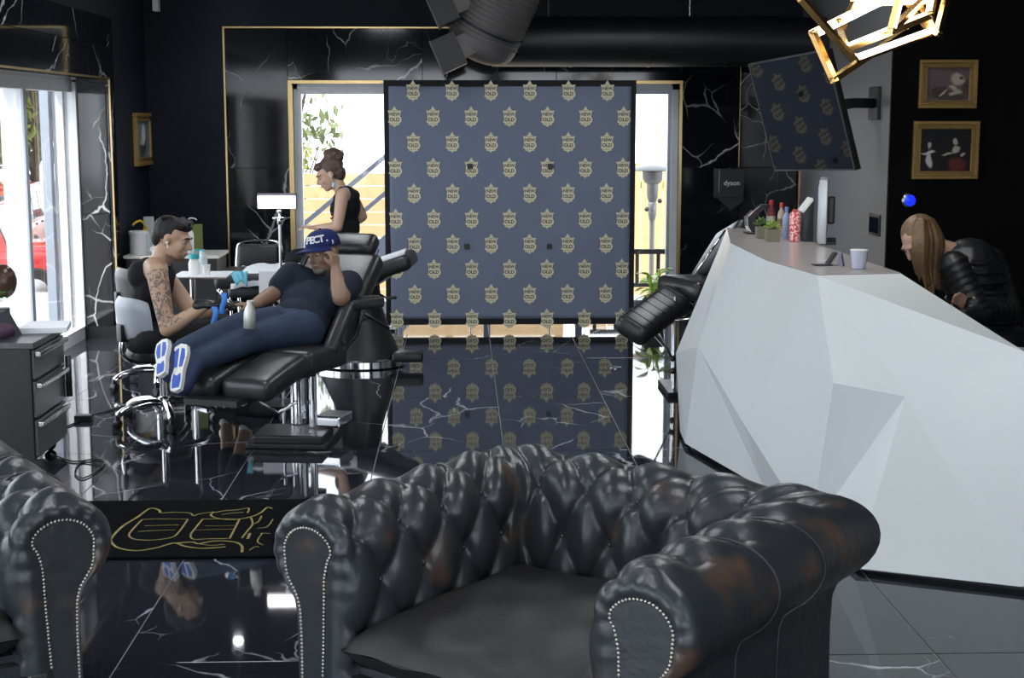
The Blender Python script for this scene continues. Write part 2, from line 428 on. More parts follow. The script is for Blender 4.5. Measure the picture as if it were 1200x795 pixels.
for k, (a, b) in enumerate(WIN):
    t = MB().box((XL - 0.004, a - 0.012, ZD), (XL + 0.008, b + 0.012, ZD + 0.014))
    t.box((XL - 0.004, b, 0), (XL + 0.008, b + 0.014, ZD)); t.box((XL - 0.004, a - 0.014, 0), (XL + 0.008, a, ZD))
    struct(t.build('trim_%d' % (3 + k), GOLD))
    w = struct(empty('window_%d' % (1 + k), (XL - 0.33, (a + b) / 2, 0)))
    wx0, wx1 = XL - 0.36, XL - 0.28
    f = MB(); f.box((wx0, a, ZD - 0.10), (wx1, b, ZD)); f.box((wx0, a, 0), (wx1 + 0.02, b, 0.10)); f.box((wx0, a, 0.1), (wx1, a + 0.1, ZD - 0.1))
    f.build('frame', WHITE_FRAME, w)
    MB().box((XL - 0.44, b - 0.05, 0.10), (XL - 0.25, b, ZD - 0.02), 0.004).build('jamb', WHITE_FRAME, w)
    MB().box((XL - 0.40, b - 0.10, 0.10), (XL - 0.34, b - 0.05, ZD - 0.02), 0.004).build('jamb', WHITE_FRAME, w)
    MB().box((XL - 0.51, b - 0.14, 0.10), (XL - 0.44, b - 0.05, ZD - 0.02), 0.004).build('jamb', GREY_FRAME, w)
    ms = [b - 1.45, b - 2.75]
    for y in ms:
        MB().box((XL - 0.41, y - 0.03, 0.1), (XL - 0.26, y + 0.03, ZD - 0.1), 0.004).build('mullion', WHITE_FRAME, w)
        MB().box((XL - 0.262, y - 0.035, 0.1), (XL - 0.245, y + 0.035, ZD - 0.1), 0.002).build('mullion_cap', GREY_FRAME, w)
    py = [a + 0.1, b - 2.78, b - 2.72, b - 1.48, b - 1.42, b - 0.10]
    for y0, y1 in zip(py[0::2], py[1::2]):
        if y1 > y0: MB().box((XL - 0.295, y0, 0.1), (XL - 0.285, y1, ZD - 0.1)).build('pane', GLASS, w)
# grey partition, dark reception wall, right wall, front shop window wall, ceiling
wall_partition = struct(MB().box((XP, YP, 0), (XP + 0.2, YB + 0.02, ZC)).build('wall_partition', GREY_METAL))
slab(wall_partition, (XP - 0.012, YB - 0.03, 0), (XP, YB, ZM), GOLD, 'panel_strip', 0)
wall_reception = struct(MB().box((XP + 0.002, YP - 0.03, 0), (XR + 0.2, YP + 0.2, ZC)).build('wall_reception', PAINT_R))
wall_right = struct(MB().box((XR, YF, 0), (XR + 0.2, YP, ZC)).build('wall_right', PAINT_R))
wf = MB(); fx = [XL - 0.45, -2.5, 0.5, 0.8, 3.7, XR + 0.2]
wf.box((fx[0], YF - 0.25, 0), (fx[1], YF, ZC)); wf.box((fx[2], YF - 0.25, 0), (fx[3], YF, ZC)); wf.box((fx[4], YF - 0.25, 0), (fx[5], YF, ZC))
wf.box((fx[1], YF - 0.25, 2.75), (fx[4], YF, ZC))
wall_front = struct(wf.build('wall_front', PAINT))
for k, (a, b) in enumerate(((fx[1], fx[2]), (fx[3], fx[4]))):
    w = struct(empty('window_%d' % (4 + k), ((a + b) / 2, YF - 0.12, 0)))
    f = MB(); f.box((a, YF - 0.16, 0), (b, YF - 0.08, 0.08)); f.box((a, YF - 0.16, 2.67), (b, YF - 0.08, 2.75))
    for x in (a, (a + b) / 2 - 0.04, b - 0.08): f.box((x, YF - 0.16, 0.08), (x + 0.08, YF - 0.08, 2.67))
    f.build('frame', WHITE_FRAME, w)
    for x0, x1 in ((a + 0.08, (a + b) / 2 - 0.04), ((a + b) / 2 + 0.04, b - 0.08)):
        MB().box((x0, YF - 0.125, 0.08), (x1, YF - 0.115, 2.67)).build('pane', GLASS, w)
ceiling = struct(MB().box((XL - 0.45, YF - 0.25, ZC), (XR + 0.2, YB + 0.22, ZC + 0.15)).build('ceiling', mat('black_ceiling', (0.02, 0.021, 0.025), 0.7)))

LPM = mat('added_fill_glow', (0.9, 0.9, 0.9), 0.5, emit=(0.93, 0.97, 1.0), estr=7.0)  # unseen glowing ceiling panels, added only to brighten the interior
for x in (-1.3, 1.5):
    for y in (0.4, 3.4, 6.8, 9.8):
        MB().box((x - 0.34, y - 0.64, ZC - 0.05), (x + 0.34, y + 0.64, ZC), 0.004).build('added_fill_frame', BLACK_METAL, ceiling)
        MB().box((x - 0.30, y - 0.60, ZC - 0.054), (x + 0.30, y + 0.60, ZC - 0.048)).build('added_fill_panel', LPM, ceiling)

# ================================================================== OUTSIDE
CONC = mat('pale_paving', (0.26, 0.26, 0.26), 0.8, vary=0.15, scale=2)
struct(MB().box((-60, -60, -1.7), (60, 80, -1.5)).build('ground_outside', CONC))
WOODF = mat('pale_cedar', (0.50, 0.34, 0.17), 0.6, vary=0.22, scale=9)
DECK = mat('deck_boards', (0.45, 0.40, 0.34), 0.7, vary=0.2)
landing = struct(empty('patio_landing', (0.2, 14.3, -0.1)))
for k in range(9): MB().box((-2.9, 13.65 + k * 0.17, -0.16), (3.2, 13.81 + k * 0.17, -0.04), 0.004, seg=1).build('board', DECK, landing)
struct(MB().box((-7, 15.25, -1.5), (9, 24, -1.0)).build('patio_floor', CONC))
fence = empty('wooden_fence', P(770, 350, Y=20.5) * 1.0, label='pale vertical board fence behind the patio heater', cat='fence')
fence.location.z = -1.0
for k in range(22):
    x = 1.55 + k * 0.152
    MB().box((x, 20.5, -1.0), (x + 0.142, 20.53, 1.12 + 0.012 * (k % 3)), 0.004, seg=1).build('plank', WOODF, fence)
for z in (-0.6, 0.8): MB().box((1.5, 20.53, z), (4.95, 20.58, z + 0.09)).build('rail', WOODF, fence)
clad = empty('timber_screen', (-1.4, 17.6, -1.0), label='honey coloured timber screen of horizontal boards outside the doorway', cat='screen')
for k in range(14):
    MB().box((-2.9, 17.6, -1.0 + k * 0.152), (1.2, 17.63, -1.0 + k * 0.152 + 0.142), 0.004, seg=1).build('plank', WOODF, clad)
for x in (-2.85, -1.5, -0.2, 1.1): MB().box((x, 17.63, -1.0), (x + 0.09, 17.72, 1.13)).build('post', WOODF, clad)
BLUEMETAL = mat('slate_blue_steel', (0.10, 0.12, 0.17), 0.45, 0.3)
a, b = P(345, 272, Y=16.3), P(470, 168, Y=16.3)
st = empty('stair_railing', (a.x, a.y, -1.0), label='slanting slate grey steel stair handrails outside the open doorway', cat='railing')
MB().bar(a, b, 0.05, 0.05).build('top_rail', BLUEMETAL, st)
a2, b2 = P(395, 274, Y=16.3), P(470, 211, Y=16.3)
MB().bar(a2, b2, 0.045, 0.045).build('mid_rail', BLUEMETAL, st)
a3, b3 = P(340, 385, Y=16.3), P(475, 272, Y=16.3)
MB().bar(a3, b3, 0.05, 0.24).build('stringer', BLUEMETAL, st)
for t in (0.02, 0.98): 
    q = a.lerp(b, t); MB().bar((q.x, q.y, -1.0), (q.x, q.y, q.z), 0.05, 0.05).build('post', BLUEMETAL, st)
# black railing at the landing edge seen right of the backdrop
rl = empty('patio_railing', (1.9, 15.1, -0.05), label='black metal balustrade on the landing outside the glazed door', cat='railing')
zt = P(765, 292, Y=15.1).z
MB().box((1.3, 15.08, zt - 0.05), (3.1, 15.12, zt)).build('top_rail', BLACK_METAL, rl)
MB().box((1.3, 15.08, 0.05), (3.1, 15.12, 0.09)).build('bottom_rail', BLACK_METAL, rl)
for k in range(9): MB().box((1.33 + k * 0.215, 15.085, -0.04 if k % 4 == 0 else 0.05), (1.365 + k * 0.215, 15.115, zt)).build('baluster', BLACK_METAL, rl)
# patio heater
c = P(765, 198, Y=18.0); x, y, zt = c.x, c.y, c.z
ht = empty('patio_heater', (x, y, -1.0), label='stainless steel mushroom patio heater outside by the fence', cat='heater')
MB().lathe([(0.23, 0), (0.23, 0.03), (0.21, 0.06), (0.19, 0.6), (0.05, 0.62)], (x, y, -1.0)).build('gas_housing', STEEL, ht, True, angle=40)
MB().cyl((x, y, -0.4), (x, y, zt - 0.5), 0.03).build('pole', mat('dull_heater_steel', (0.16, 0.16, 0.165), 0.4, 0.6), ht, True, angle=40)
MB().lathe([(0.035, -0.62), (0.05, -0.55), (0.055, -0.42), (0.045, -0.40), (0.065, -0.34), (0.07, -0.18), (0.10, -0.16), (0.12, -0.12), (0.125, -0.03)], (x, y, zt)).build('burner', mat('dull_heater_steel', (0.16, 0.16, 0.165), 0.4, 0.6), ht, True, angle=40)
HS = mat('dull_heater_steel', (0.16, 0.16, 0.165), 0.4, 0.6)
MB().lathe([(0.30, 0.0), (0.305, 0.006), (0.26, 0.03), (0.10, 0.07), (0.01, 0.075)], (x, y, zt - 0.02), 28).build('reflector', BLACK_METAL, ht, True, angle=50)
for a in (0.5, 2.6): MB().ell((x + 0.1 * math.cos(a) * 0.9, y - 0.09, zt - 0.38 - 0.1 * (a > 1)), 0.028).build('knob', BLACK_PLASTIC, ht, True)

LEAF = {}
def leafmat(n, c): return mat(n, c, 0.6, vary=0.35, scale=3)
def tree(name, base, h, rad, nleaf, m, label, trunk_r=0.12, seed=0, group=None, size=0.28):
    rnd = random.Random(seed); base = V(base)
    t = empty(name, base, label=label, cat='tree', group=group)
    BARK = mat('bark', (0.07, 0.05, 0.04), 0.8, vary=0.3)
    tm = MB(); tm.tube([base, base + V((0.1, 0, h * 0.3)), base + V((-0.05, 0.1, h * 0.6)), base + V((0, 0, h * 0.9))], [trunk_r, trunk_r * 0.8, trunk_r * 0.5, trunk_r * 0.15], 8)
    cl = []
    for k in range(9):
        a = rnd.uniform(0, 2 * PI); e = rnd.uniform(0.35, 1.0)
        tip = base + V((math.cos(a) * rad * rnd.uniform(0.4, 0.9), math.sin(a) * rad * rnd.uniform(0.4, 0.9), h * e))
        s0 = base + V((0, 0, h * max(0.2, e - 0.35))); tm.tube([s0, s0.lerp(tip, 0.5) + V((0, 0, 0.1)), tip], [trunk_r * 0.4, trunk_r * 0.25, trunk_r * 0.1], 6)
        cl.append(tip)
    cl.append(base + V((0, 0, h * 0.95)))
    tm.build('trunk', BARK, t, True)
    lm = MB()
    for k in range(nleaf):
        c = rnd.choice(cl); d = V((rnd.gauss(0, 1), rnd.gauss(0, 1), rnd.gauss(0, 0.8))); d = d.normalized() * rad * 0.48 * rnd.random() ** 0.4
        p = c + d; R = Euler((rnd.uniform(0, 6), rnd.uniform(0, 6), rnd.uniform(0, 6))).to_matrix(); s = size * rnd.uniform(0.6, 1.2)
        q = [p + R @ V(w) * s for w in ((-0.5, 0, 0), (0, -0.22, 0.05), (0.5, 0, 0), (0, 0.22, 0.05))]
        lm.add(q, [(0, 1, 2, 3)])
    f = lm.build('foliage', m, t); f['kind'] = 'stuff'
    return t
G1, G2 = leafmat('spring_leaf', (0.13, 0.15, 0.03)), leafmat('pale_leaf', (0.10, 0.13, 0.04))
gz = -1.5
tree('street_tree', (-11.3, 40, gz), 8.0, 2.6, 6500, G1, 'loose yellow green street tree behind the red vehicle', seed=3, size=0.42)
tree('street_tree', (-15.2, 47, gz), 7.0, 2.4, 6000, G2, 'pale green tree standing farther down the road than the loose one', seed=5, size=0.42)
tree('street_tree', (-3.2, 29, gz), 5.2, 1.1, 260, G2, 'thin sparse tree behind the timber screen', seed=12, trunk_r=0.07)
b = tree('flowering_bush', (-2.55, 22, gz), 3.1, 0.45, 500, leafmat('yellow_green_leaf', (0.2, 0.2, 0.03)), 'small yellow green bush above the timber screen', seed=13, trunk_r=0.05, size=0.14)

def suv(name, loc, rz, m, label, sc=1.0):
    c = empty(name, loc, rz, label=label, cat='vehicle'); c.scale = (sc, sc, sc)
    DARKG = mat('tinted_glass', (0.10, 0.12, 0.14), 0.05, vary=0.1); TYRE = mat('tyre_rubber', (0.015, 0.015, 0.016), 0.8)
    def b(n, mb, mm, p=c, s=False): return mb.build(n, mm, p, s, world=False, angle=35 if s else None)
    body = MB(); body.box((-2.2, -0.88, 0.42), (2.2, 0.88, 1.08), 0.09); body.box((1.0, -0.80, 0.95), (2.15, 0.80, 1.16), 0.05)
    b('body', body, m, c, True)
    cab = MB(); vs = [(-2.15, -0.84, 1.02), (1.0, -0.84, 1.02), (0.72, -0.74, 1.78), (-2.08, -0.74, 1.78)]
    vs2 = [(x, -y, z) for x, y, z in vs]
    cab.add(vs + vs2, [(0, 1, 2, 3), (7, 6, 5, 4), (0, 4, 5, 1), (1, 5, 6, 2), (2, 6, 7, 3), (3, 7, 4, 0)]); cb = b('cabin', cab, m)
    MB_roof = MB().box((-2.1, -0.75, 1.77), (0.74, 0.75, 1.84), 0.025); b('roof', MB_roof, m, c, True)
    for s in (-1, 1):
        for x0, x1 in ((-1.95, -1.1), (-1.0, -0.15), (-0.05, 0.62)):
            q = [(x0, s * 0.842, 1.10), (x1 + 0.14 * (x1 > 0.5), s * 0.842, 1.10), (x1, s * 0.772, 1.68), (x0, s * 0.772, 1.68)]
            q2 = [(x, y - s * 0.03, z) for x, y, z in q]
            b('window', MB().add(q + q2, [(0, 1, 2, 3), (7, 6, 5, 4), (0, 4, 5, 1), (1, 5, 6, 2), (2, 6, 7, 3), (3, 7, 4, 0)]), DARKG)
        for x in (-1.35, 1.4):
            w = b('wheel', MB().lathe([(0.2, -0.13), (0.37, -0.12), (0.4, -0.08), (0.4, 0.08), (0.37, 0.12), (0.2, 0.13)], n=24, M=Matrix.Translation((x, s * 0.80, 0.4)) @ Matrix.Rotation(PI / 2, 4, 'X')), TYRE, c, True)
            b('hub', MB().lathe([(0.02, -0.14), (0.21, -0.13), (0.22, 0.13), (0.02, 0.14)], n=16, M=Matrix.Translation((x, s * 0.805, 0.4)) @ Matrix.Rotation(PI / 2, 4, 'X')), STEEL, w, True)
        for x in (-1.0, -0.1): b('door_handle', MB().box((x - 0.1, s * 0.88 - 0.02, 0.98), (x + 0.08, s * 0.88 + 0.035, 1.02), 0.008), BLACK_PLASTIC)
        b('mirror', MB().box((0.62, s * 0.98 - 0.1, 1.08), (0.74, s * 0.98 + 0.1, 1.26), 0.03), m, c, True)
    b('rear_window', MB().box((-2.17, -0.6, 1.12), (-2.08, 0.6, 1.66), 0.02), DARKG)
    b('windscreen', MB().add([(1.0, -0.72, 1.1), (1.0, 0.72, 1.1), (0.76, 0.66, 1.7), (0.76, -0.66, 1.7), (0.96, -0.72, 1.1), (0.96, 0.72, 1.1), (0.72, 0.66, 1.7), (0.72, -0.66, 1.7)],
      [(0, 1, 2, 3), (7, 6, 5, 4), (0, 4, 5, 1), (1, 5, 6, 2), (2, 6, 7, 3), (3, 7, 4, 0)]), DARKG)
    b('rear_bumper', MB().box((-2.32, -0.85, 0.42), (-2.15, 0.85, 0.62), 0.04), BLACK_PLASTIC, c, True)
    b('front_bumper', MB().box((2.15, -0.85, 0.42), (2.32, 0.85, 0.62), 0.04), BLACK_PLASTIC, c, True)
    for s in (-1, 1): b('tail_light', MB().box((-2.23, s * 0.75 - 0.08, 0.8), (-2.16, s * 0.75 + 0.08, 1.05), 0.015), mat('tail_red', (0.6, 0.03, 0.02), 0.2))
    return c
RED = mat('red_car_paint', (0.42, 0.012, 0.014), 0.25, coat=0.6, vary=0.05)
ORANGE = mat('orange_car_paint', (0.36, 0.05, 0.012), 0.25, coat=0.6, vary=0.05)
suv('parked_vehicle', (-8.6, 25.6, gz), math.radians(8), RED, 'bright red boxy off road vehicle parked outside the window')
suv('parked_vehicle', (-10.2, 33.5, gz), math.radians(98), ORANGE, 'orange off road vehicle parked beyond the red one')
# ================================================================== CHESTERFIELD ARMCHAIRS
LEATHER = leather('charcoal_leather', (0.028, 0.033, 0.039), (0.17, 0.085, 0.045), 0.32, 0.5)
LEATHER_SEAT = leather('dark_brown_black_leather', (0.014, 0.013, 0.014), (0.035, 0.028, 0.026), 0.5, 0.3)
NAIL = mat('antique_nickel', (0.55, 0.52, 0.47), 0.3, 1.0, vary=0.1)
def arc_profile():
    pts = [(-0.128, 0.24), (-0.134, 0.36), (-0.138, 0.46), (-0.140, 0.54)]
    cx, cz, rx, rz = 0.0, 0.592, 0.142, 0.128
    for k in range(21):
        a = math.radians(190 - k * (190 + 58) / 20); pts.append((cx + rx * math.cos(a), cz + rz * math.sin(a)))
    pts += [(0.055, 0.465), (0.045, 0.43), (0.042, 0.34), (0.043, 0.2), (0.045, 0.09)]
    return pts
def resample(pts, n):
    d = [0]
    for a, b in zip(pts, pts[1:]): d.append(d[-1] + math.dist(a, b))
    out = []
    for k in range(n):
        t = d[-1] * k / (n - 1); i = 0
        while i < len(d) - 2 and d[i + 1] < t: i += 1
        u = (t - d[i]) / max(d[i + 1] - d[i], 1e-9)
        out.append((pts[i][0] + (pts[i + 1][0] - pts[i][0]) * u, pts[i][1] + (pts[i + 1][1] - pts[i][1]) * u, t))
    return out, d[-1]
def smooth01(a, b, x):
    t = max(0, min(1, (x - a) / (b - a))); return t * t * (3 - 2 * t)
def chesterfield(loc, rz, label, group):
    root = empty('chesterfield_armchair', loc, rz, label, 'armchair', group)
    HW, YFR, YBK = 0.515, -0.46, 0.43           # arm centre lines, front, back centre line
    prof, PL = resample(arc_profile(), 100)
    nrm = []
    for i in range(len(prof)):
        a, b = prof[max(i - 1, 0)], prof[min(i + 1, len(prof) - 1)]
        t = V((b[0] - a[0], b[1] - a[1])).normalized(); nrm.append((-t[1], t[0]))   # outward for this direction of travel
    du, dv = 0.215, 0.158
    vtop = 0.27                                   # arc position of a button row
    def tuft(u, v, ph):
        mask = smooth01(0.0, 0.05, v) * (1 - smooth01(0.56, 0.66, v))
        A = (u / du + ph) + (v - vtop) / (2 * dv); B = (u / du + ph) - (v - vtop) / (2 * dv)
        h = (abs(math.sin(PI * A)) * abs(math.sin(PI * B))) ** 0.75
        fa, fb = A - round(A), B - round(B)
        dip = math.exp(-(fa * fa + fb * fb) / 0.022)
        return mask * (0.036 * h - 0.020 * dip - 0.010) + 0.004 * (1 - mask)
    def sweep(place, length, ph, nu, mb, buttons, mit, base_only=False):
        base = len(mb.v)
        for iu in range(nu + 1):
            t = iu / nu
            for (o, z, v), n in zip(prof, nrm):
                d = tuft(t * length, v, ph) if not base_only else 0
                e_ = 1.0
                if mit[0]: e_ *= smooth01(0.0, 0.07, t * length)
                if mit[1]: e_ *= smooth01(0.0, 0.07, (1 - t) * length)
                d = d * e_ + 0.006 * (1 - e_)
                mb.v.append(tuple(place(t, o + n[0] * d, z + n[1] * d)))
        m = len(prof)
        for iu in range(nu):
            for k in range(m - 1):
                a = base + iu * m + k; mb.f.append((a, a + 1, a + m + 1, a + m))
        rows = [(vtop - dv, 0.5), (vtop, 0.0), (vtop + dv, 0.5)]
        for v, off in rows:
            if v < 0.06: continue
            k = min(range(m), key=lambda q: abs(prof[q][2] - v)); o, z, vv = prof[k]; n = nrm[k]
            i0 = math.ceil(-ph - off + 0.2)
            for i in range(i0 - 1, i0 + 12):
                u = (i + off - ph) * du
                if u < 0.05 or u > length - 0.05: continue
                d = tuft(u, v, ph) + 0.004
                buttons.ell(place(u / length, o + n[0] * d, z + n[1] * d), 0.0085, n=8, m=5)
    def left(t, o, z): return V((-(HW + o), YFR + (YBK + o - YFR) * t, z))
    def right(t, o, z): return V(((HW + o), YFR + (YBK + o - YFR) * t, z))
    def back(t, o, z): w = HW + o; return V((-w + 2 * w * t, YBK + o, z))
    for nm, pl, L, ph in (('arm', left, YBK - YFR, 0.30), ('backrest', back, 2 * HW, 0.0), ('arm', right, YBK - YFR, 0.30)):
        mb, bt = MB(), MB(); sweep(pl, L, ph, 110, mb, bt, (nm != 'arm', True))
        if nm == 'arm':      # rounded, pleated front end, then a flat facing panel
            m = len(prof); ring0 = list(range(m))
            def ringpts(inset, y, pleat=0.0):
                out = []
                for k, ((o, z, v), n) in enumerate(zip(prof, nrm)):
                    dd = tuft(0.0, v, ph) * (1 - min(1, inset / 0.02))
                    pl_ = pleat * math.sin(v * 110) * smooth01(0.2, 0.3, v) * (1 - smooth01(0.84, 0.92, v))
                    wf_ = 1.0 - 0.36 * smooth01(0.28, 0.42, v) - 0.50 * smooth01(0.80, 0.95, v); inset_ = inset * wf_
                    zz = z - n[1] * inset_
                    p = pl(0.0, o - n[0] * inset_ + n[0] * dd, zz); p.y = YFR - y + pl_; out.append(p)
                return out
            prev = 0
            for inset, y, pt in ((0.006, 0.014, 0.0015), (0.020, 0.028, 0.003), (0.042, 0.036, 0.003), (0.066, 0.034, 0.002), (0.084, 0.026, 0.0)):
                b0 = len(mb.v); mb.v += [tuple(p) for p in ringpts(inset, y, pt)]
                for k in range(m - 1): mb.f.append((prev + k, prev + k + 1, b0 + k + 1, b0 + k))
                prev = b0
            mb.f.append(tuple(prev + k for k in range(m)))
        part = mb.build(nm, LEATHER, root, True, world=False)
        bo = bt.build('tuft_buttons', LEATHER, part, True, world=False); bo['kind'] = 'stuff'
        if nm == 'arm':
            poly = ringpts(0.085, 0.029)
            fp = MB(); n = len(poly); fp.add([tuple(p) for p in poly] + [(p.x, p.y + 0.02, p.z) for p in poly],
                [tuple(range(n))] + [(i, (i + 1) % n, n + (i + 1) % n, n + i) for i in range(n)])
            fp.build('arm_facing', LEATHER, part, False, world=False)
            nl = MB(); acc = 0.0
            rp = ringpts(0.084, 0.030)
            for i in range(1, n):
                sg_ = (rp[i] - rp[i - 1]); pos = 0.0105 - acc
                while pos <= sg_.length:
                    nl.ell(rp[i - 1] + sg_.normalized() * pos, (0.0044, 0.0036, 0.0044), n=8, m=5); acc = -pos; pos += 0.0105
                acc += sg_.length
            no = nl.build('nailhead_trim', NAIL, part, True, world=False); no['kind'] = 'stuff'
            sm_ = MB()
            for ts in (0.38, 0.64):
                sm_.tube([pl(ts, o + n[0] * 0.005, z + n[1] * 0.005) for (o, z, v), n in zip(prof, nrm) if v > 0.50], 0.0035, 6)
            sm_.build('seam_piping', LEATHER, part, True, world=False)
    # seat cushion
    mb = MB(); nx, ny = 44, 44; x0, x1, y0, y1 = -0.395, 0.395, -0.50, 0.31
    def sup(t): return math.copysign(1 - (1 - abs(t)) ** 2.0, t) if False else t
    rnd = random.Random(4)
    ph = [(rnd.uniform(6, 16), rnd.uniform(-8, 8), rnd.uniform(0, 6)) for _ in range(6)]
    for side in (1, -1):
        base = len(mb.v)
        for i in range(nx + 1):
            for j in range(ny + 1):
                a, b = -1 + 2 * i / nx, -1 + 2 * j / ny
                e = (max(0, 1 - abs(a) ** 9) * max(0, 1 - abs(b) ** 9)) ** 0.5
                crown = 0.018 * (1 - a * a) * (1 - b * b)
                w = sum(math.sin(f * a + g_ * b + p) for f, g_, p in ph) * 0.0011
                z = 0.355 + side * (0.068 * e + (crown + w if side > 0 else 0))
                mb.v.append((x0 + (a + 1) / 2 * (x1 - x0), y0 + (b + 1) / 2 * (y1 - y0), z))
        for i in range(nx):
            for j in range(ny):
                q = base + i * (ny + 1) + j; f = (q, q + 1, q + ny + 2, q + ny + 1); mb.f.append(f if side < 0 else f[::-1])
    mb.build('seat_cushion', LEATHER_SEAT, root, True, world=False)
    MB().box((-0.42, -0.44, 0.08), (0.42, 0.40, 0.295), 0.01).build('seat_base', LEATHER, root, True, world=False, angle=40)
    MB().box((-0.40, -0.475, 0.09), (0.40, -0.43, 0.275), 0.015).build('front_rail', LEATHER, root, True, world=False, angle=40)
    WD = mat('dark_wood', (0.03, 0.018, 0.012), 0.35)
    for x in (-0.5, 0.5):
        for y in (-0.4, 0.4):
            MB().lathe([(0.02, 0), (0.035, 0.01), (0.042, 0.035), (0.035, 0.06), (0.045, 0.095)], (x, y, 0), 14).build('foot', WD, root, True, world=False)
    return root
GA = 'tufted leather club armchairs'
chesterfield((0.290, 3.965, 0), math.radians(-37.5), 'charcoal tufted leather club armchair standing between the black mat and the white desk', GA)
sofa2 = chesterfield((-1.79, 4.15, 0), math.radians(31.0), 'charcoal tufted leather club armchair beside the drawer chest and the mat end', GA)

# ================================================================== LOGO MAT
m0 = P(110, 590, Z=0.0).y; m1 = P(110, 657, Z=0.0).y
mt = empty('floor_mat', (-1.0, (m0 + m1) / 2, 0), label='black floor mat with a large gold outlined letter emblem', cat='mat')
MATM = mat('black_mat_pile', (0.004, 0.004, 0.005), 0.95, ior=1.1, vary=0.3, scale=60, bump=0.4, bscale=300)
MB().box((-1.78, m1, 0.0), (-0.22, m0, 0.012), 0.004).build('pile', MATM, mt)
MATG = mat('gold_mat_print', (0.22, 0.17, 0.05), 0.9, vary=0.7, scale=25)
MATP = mat('grey_mat_print', (0.028, 0.026, 0.026), 0.95, vary=0.5, scale=60)
def mp(x, y): q = P(110 + x / 5.217, 580 + y / 5.217, Z=0.013); return q
def spline(pts, n=6):
    out = []
    for i in range(len(pts) - 1):
        p0, p1, p2, p3 = (V(pts[max(i - 1, 0)]), V(pts[i]), V(pts[i + 1]), V(pts[min(i + 2, len(pts) - 1)]))
        for k in range(n):
            t = k / n; out.append(0.5 * ((2 * p1) + (p2 - p0) * t + (2 * p0 - 5 * p1 + 4 * p2 - p3) * t * t + (3 * p1 - p0 - 3 * p2 + p3) * t ** 3))
    out.append(V(pts[-1])); return out
lines = [([(405, 110), (395, 92), (340, 85), (270, 135), (180, 190), (120, 250), (105, 285), (150, 325), (260, 342), (380, 325), (490, 296), (560, 316), (660, 328), (770, 322), (805, 318)], 0.011),
 ([(410, 112), (500, 108), (585, 112), (610, 128), (650, 116), (735, 105)], 0.007),
 ([(295, 152), (235, 215), (215, 250), (250, 272), (340, 278), (430, 270), (490, 255), (530, 215), (575, 150)], 0.008),
 ([(295, 152), (400, 148), (575, 150)], 0.006), ([(270, 225), (400, 218), (500, 215)], 0.005), ([(310, 190), (520, 185)], 0.005),
 ([(665, 150), (620, 205), (592, 245), (610, 272), (700, 270), (820, 268)], 0.008), ([(665, 150), (780, 148), (890, 150)], 0.006),
 ([(890, 150), (860, 210), (830, 268)], 0.009), ([(620, 216), (860, 210)], 0.005), ([(680, 192), (860, 188)], 0.004),
 ([(735, 105), (715, 125), (760, 145), (860, 152), (960, 135), (1020, 110), (1060, 78), (1090, 85)], 0.009),
 ([(735, 110), (800, 98), (880, 92), (945, 82), (940, 112)], 0.008), ([(780, 122), (850, 112), (915, 108)], 0.006),
 ([(960, 140), (970, 180), (940, 220), (905, 265)], 0.008), ([(970, 180), (1005, 165), (1025, 130)], 0.008), ([(940, 270), (955, 235)], 0.012),
 ([(500, 296), (600, 290), (640, 300), (720, 285), (800, 283), (870, 292), (905, 315), (905, 352)], 0.011), ([(640, 300), (720, 310), (800, 302)], 0.006),
 ([(950, 340), (985, 318), (1010, 320)], 0.006), ([(1000, 205), (1060, 195), (1095, 150)], 0.006), ([(1020, 235), (1080, 238)], 0.006), ([(1030, 235), (1000, 285), (1035, 308)], 0.006)]
em = MB()
for pts, w in lines:
    c = [mp(p.x, p.y) for p in spline([(x, y, 0) for x, y in pts])]
    for i in range(len(c)):
        t = (c[min(i + 1, len(c) - 1)] - c[max(i - 1, 0)]).normalized(); nn = V((-t.y, t.x, 0)) * w * 0.5
        em.v += [tuple(c[i] + nn), tuple(c[i] - nn)]
        if i: k = len(em.v); em.f.append((k - 4, k - 3, k - 1, k - 2))
em.build('emblem', MATG, mt)

# ================================================================== RECEPTION DESK
DESKW = mat('white_matte_lacquer', (0.68, 0.72, 0.725), 0.28, vary=0.015, scale=2)
ZT = 1.10
pts = {
 'V1': P(852, 268, Z=ZT), 'V2': P(856, 285, Z=ZT), 'V3': P(899, 306, Z=ZT), 'V4': P(958, 323, Z=ZT), 'V5': P(1056, 321, Z=ZT),
 'n': P(792, 414, Y=8.30), 'g': P(818, 406, Y=7.60), 'h': P(873, 499, Y=6.80), 'i': P(977, 449, Y=5.94), 'j': P(1061, 465, Y=5.80), 'f': P(1200, 412, Y=5.60),
 'o': P(797, 506, Z=0.025), 'm': P(803, 520, Z=0.025), 'k1': P(886, 568, Z=0.025), 'k2': P(897, 575, Z=0.025), 'b1': P(950, 622, Z=0.025), 'p': P(1003, 666, Z=0.025), 'q': P(1196, 688, Z=0.025)}
pts['f2'] = V((3.3, 5.30, 0.82)); pts['q2'] = V((3.3, 5.12, 0.025)); pts['jf'] = V((2.9, 5.05, 0.5))
tris = ['V1 V2 g n', 'n g m o', 'V2 V3 g', 'V3 h g', 'g h k2 k1', 'g k1 m', 'V3 V4 h', 'V4 i h', 'V4 j i', 'V4 V5 f', 'V4 f j', 'h i b1', 'h b1 k2', 'i j b1', 'j p b1', 'j q p', 'j f q', 'f f2 jf', 'f jf q', 'q jf q2', 'jf f2 q2']
desk = empty('reception_desk', (2.1, 6.6, 0), label='white faceted reception desk with angular folded panels', cat='desk')
mb = MB(); names = list(pts)
mb.v = [tuple(pts[k]) for k in names]
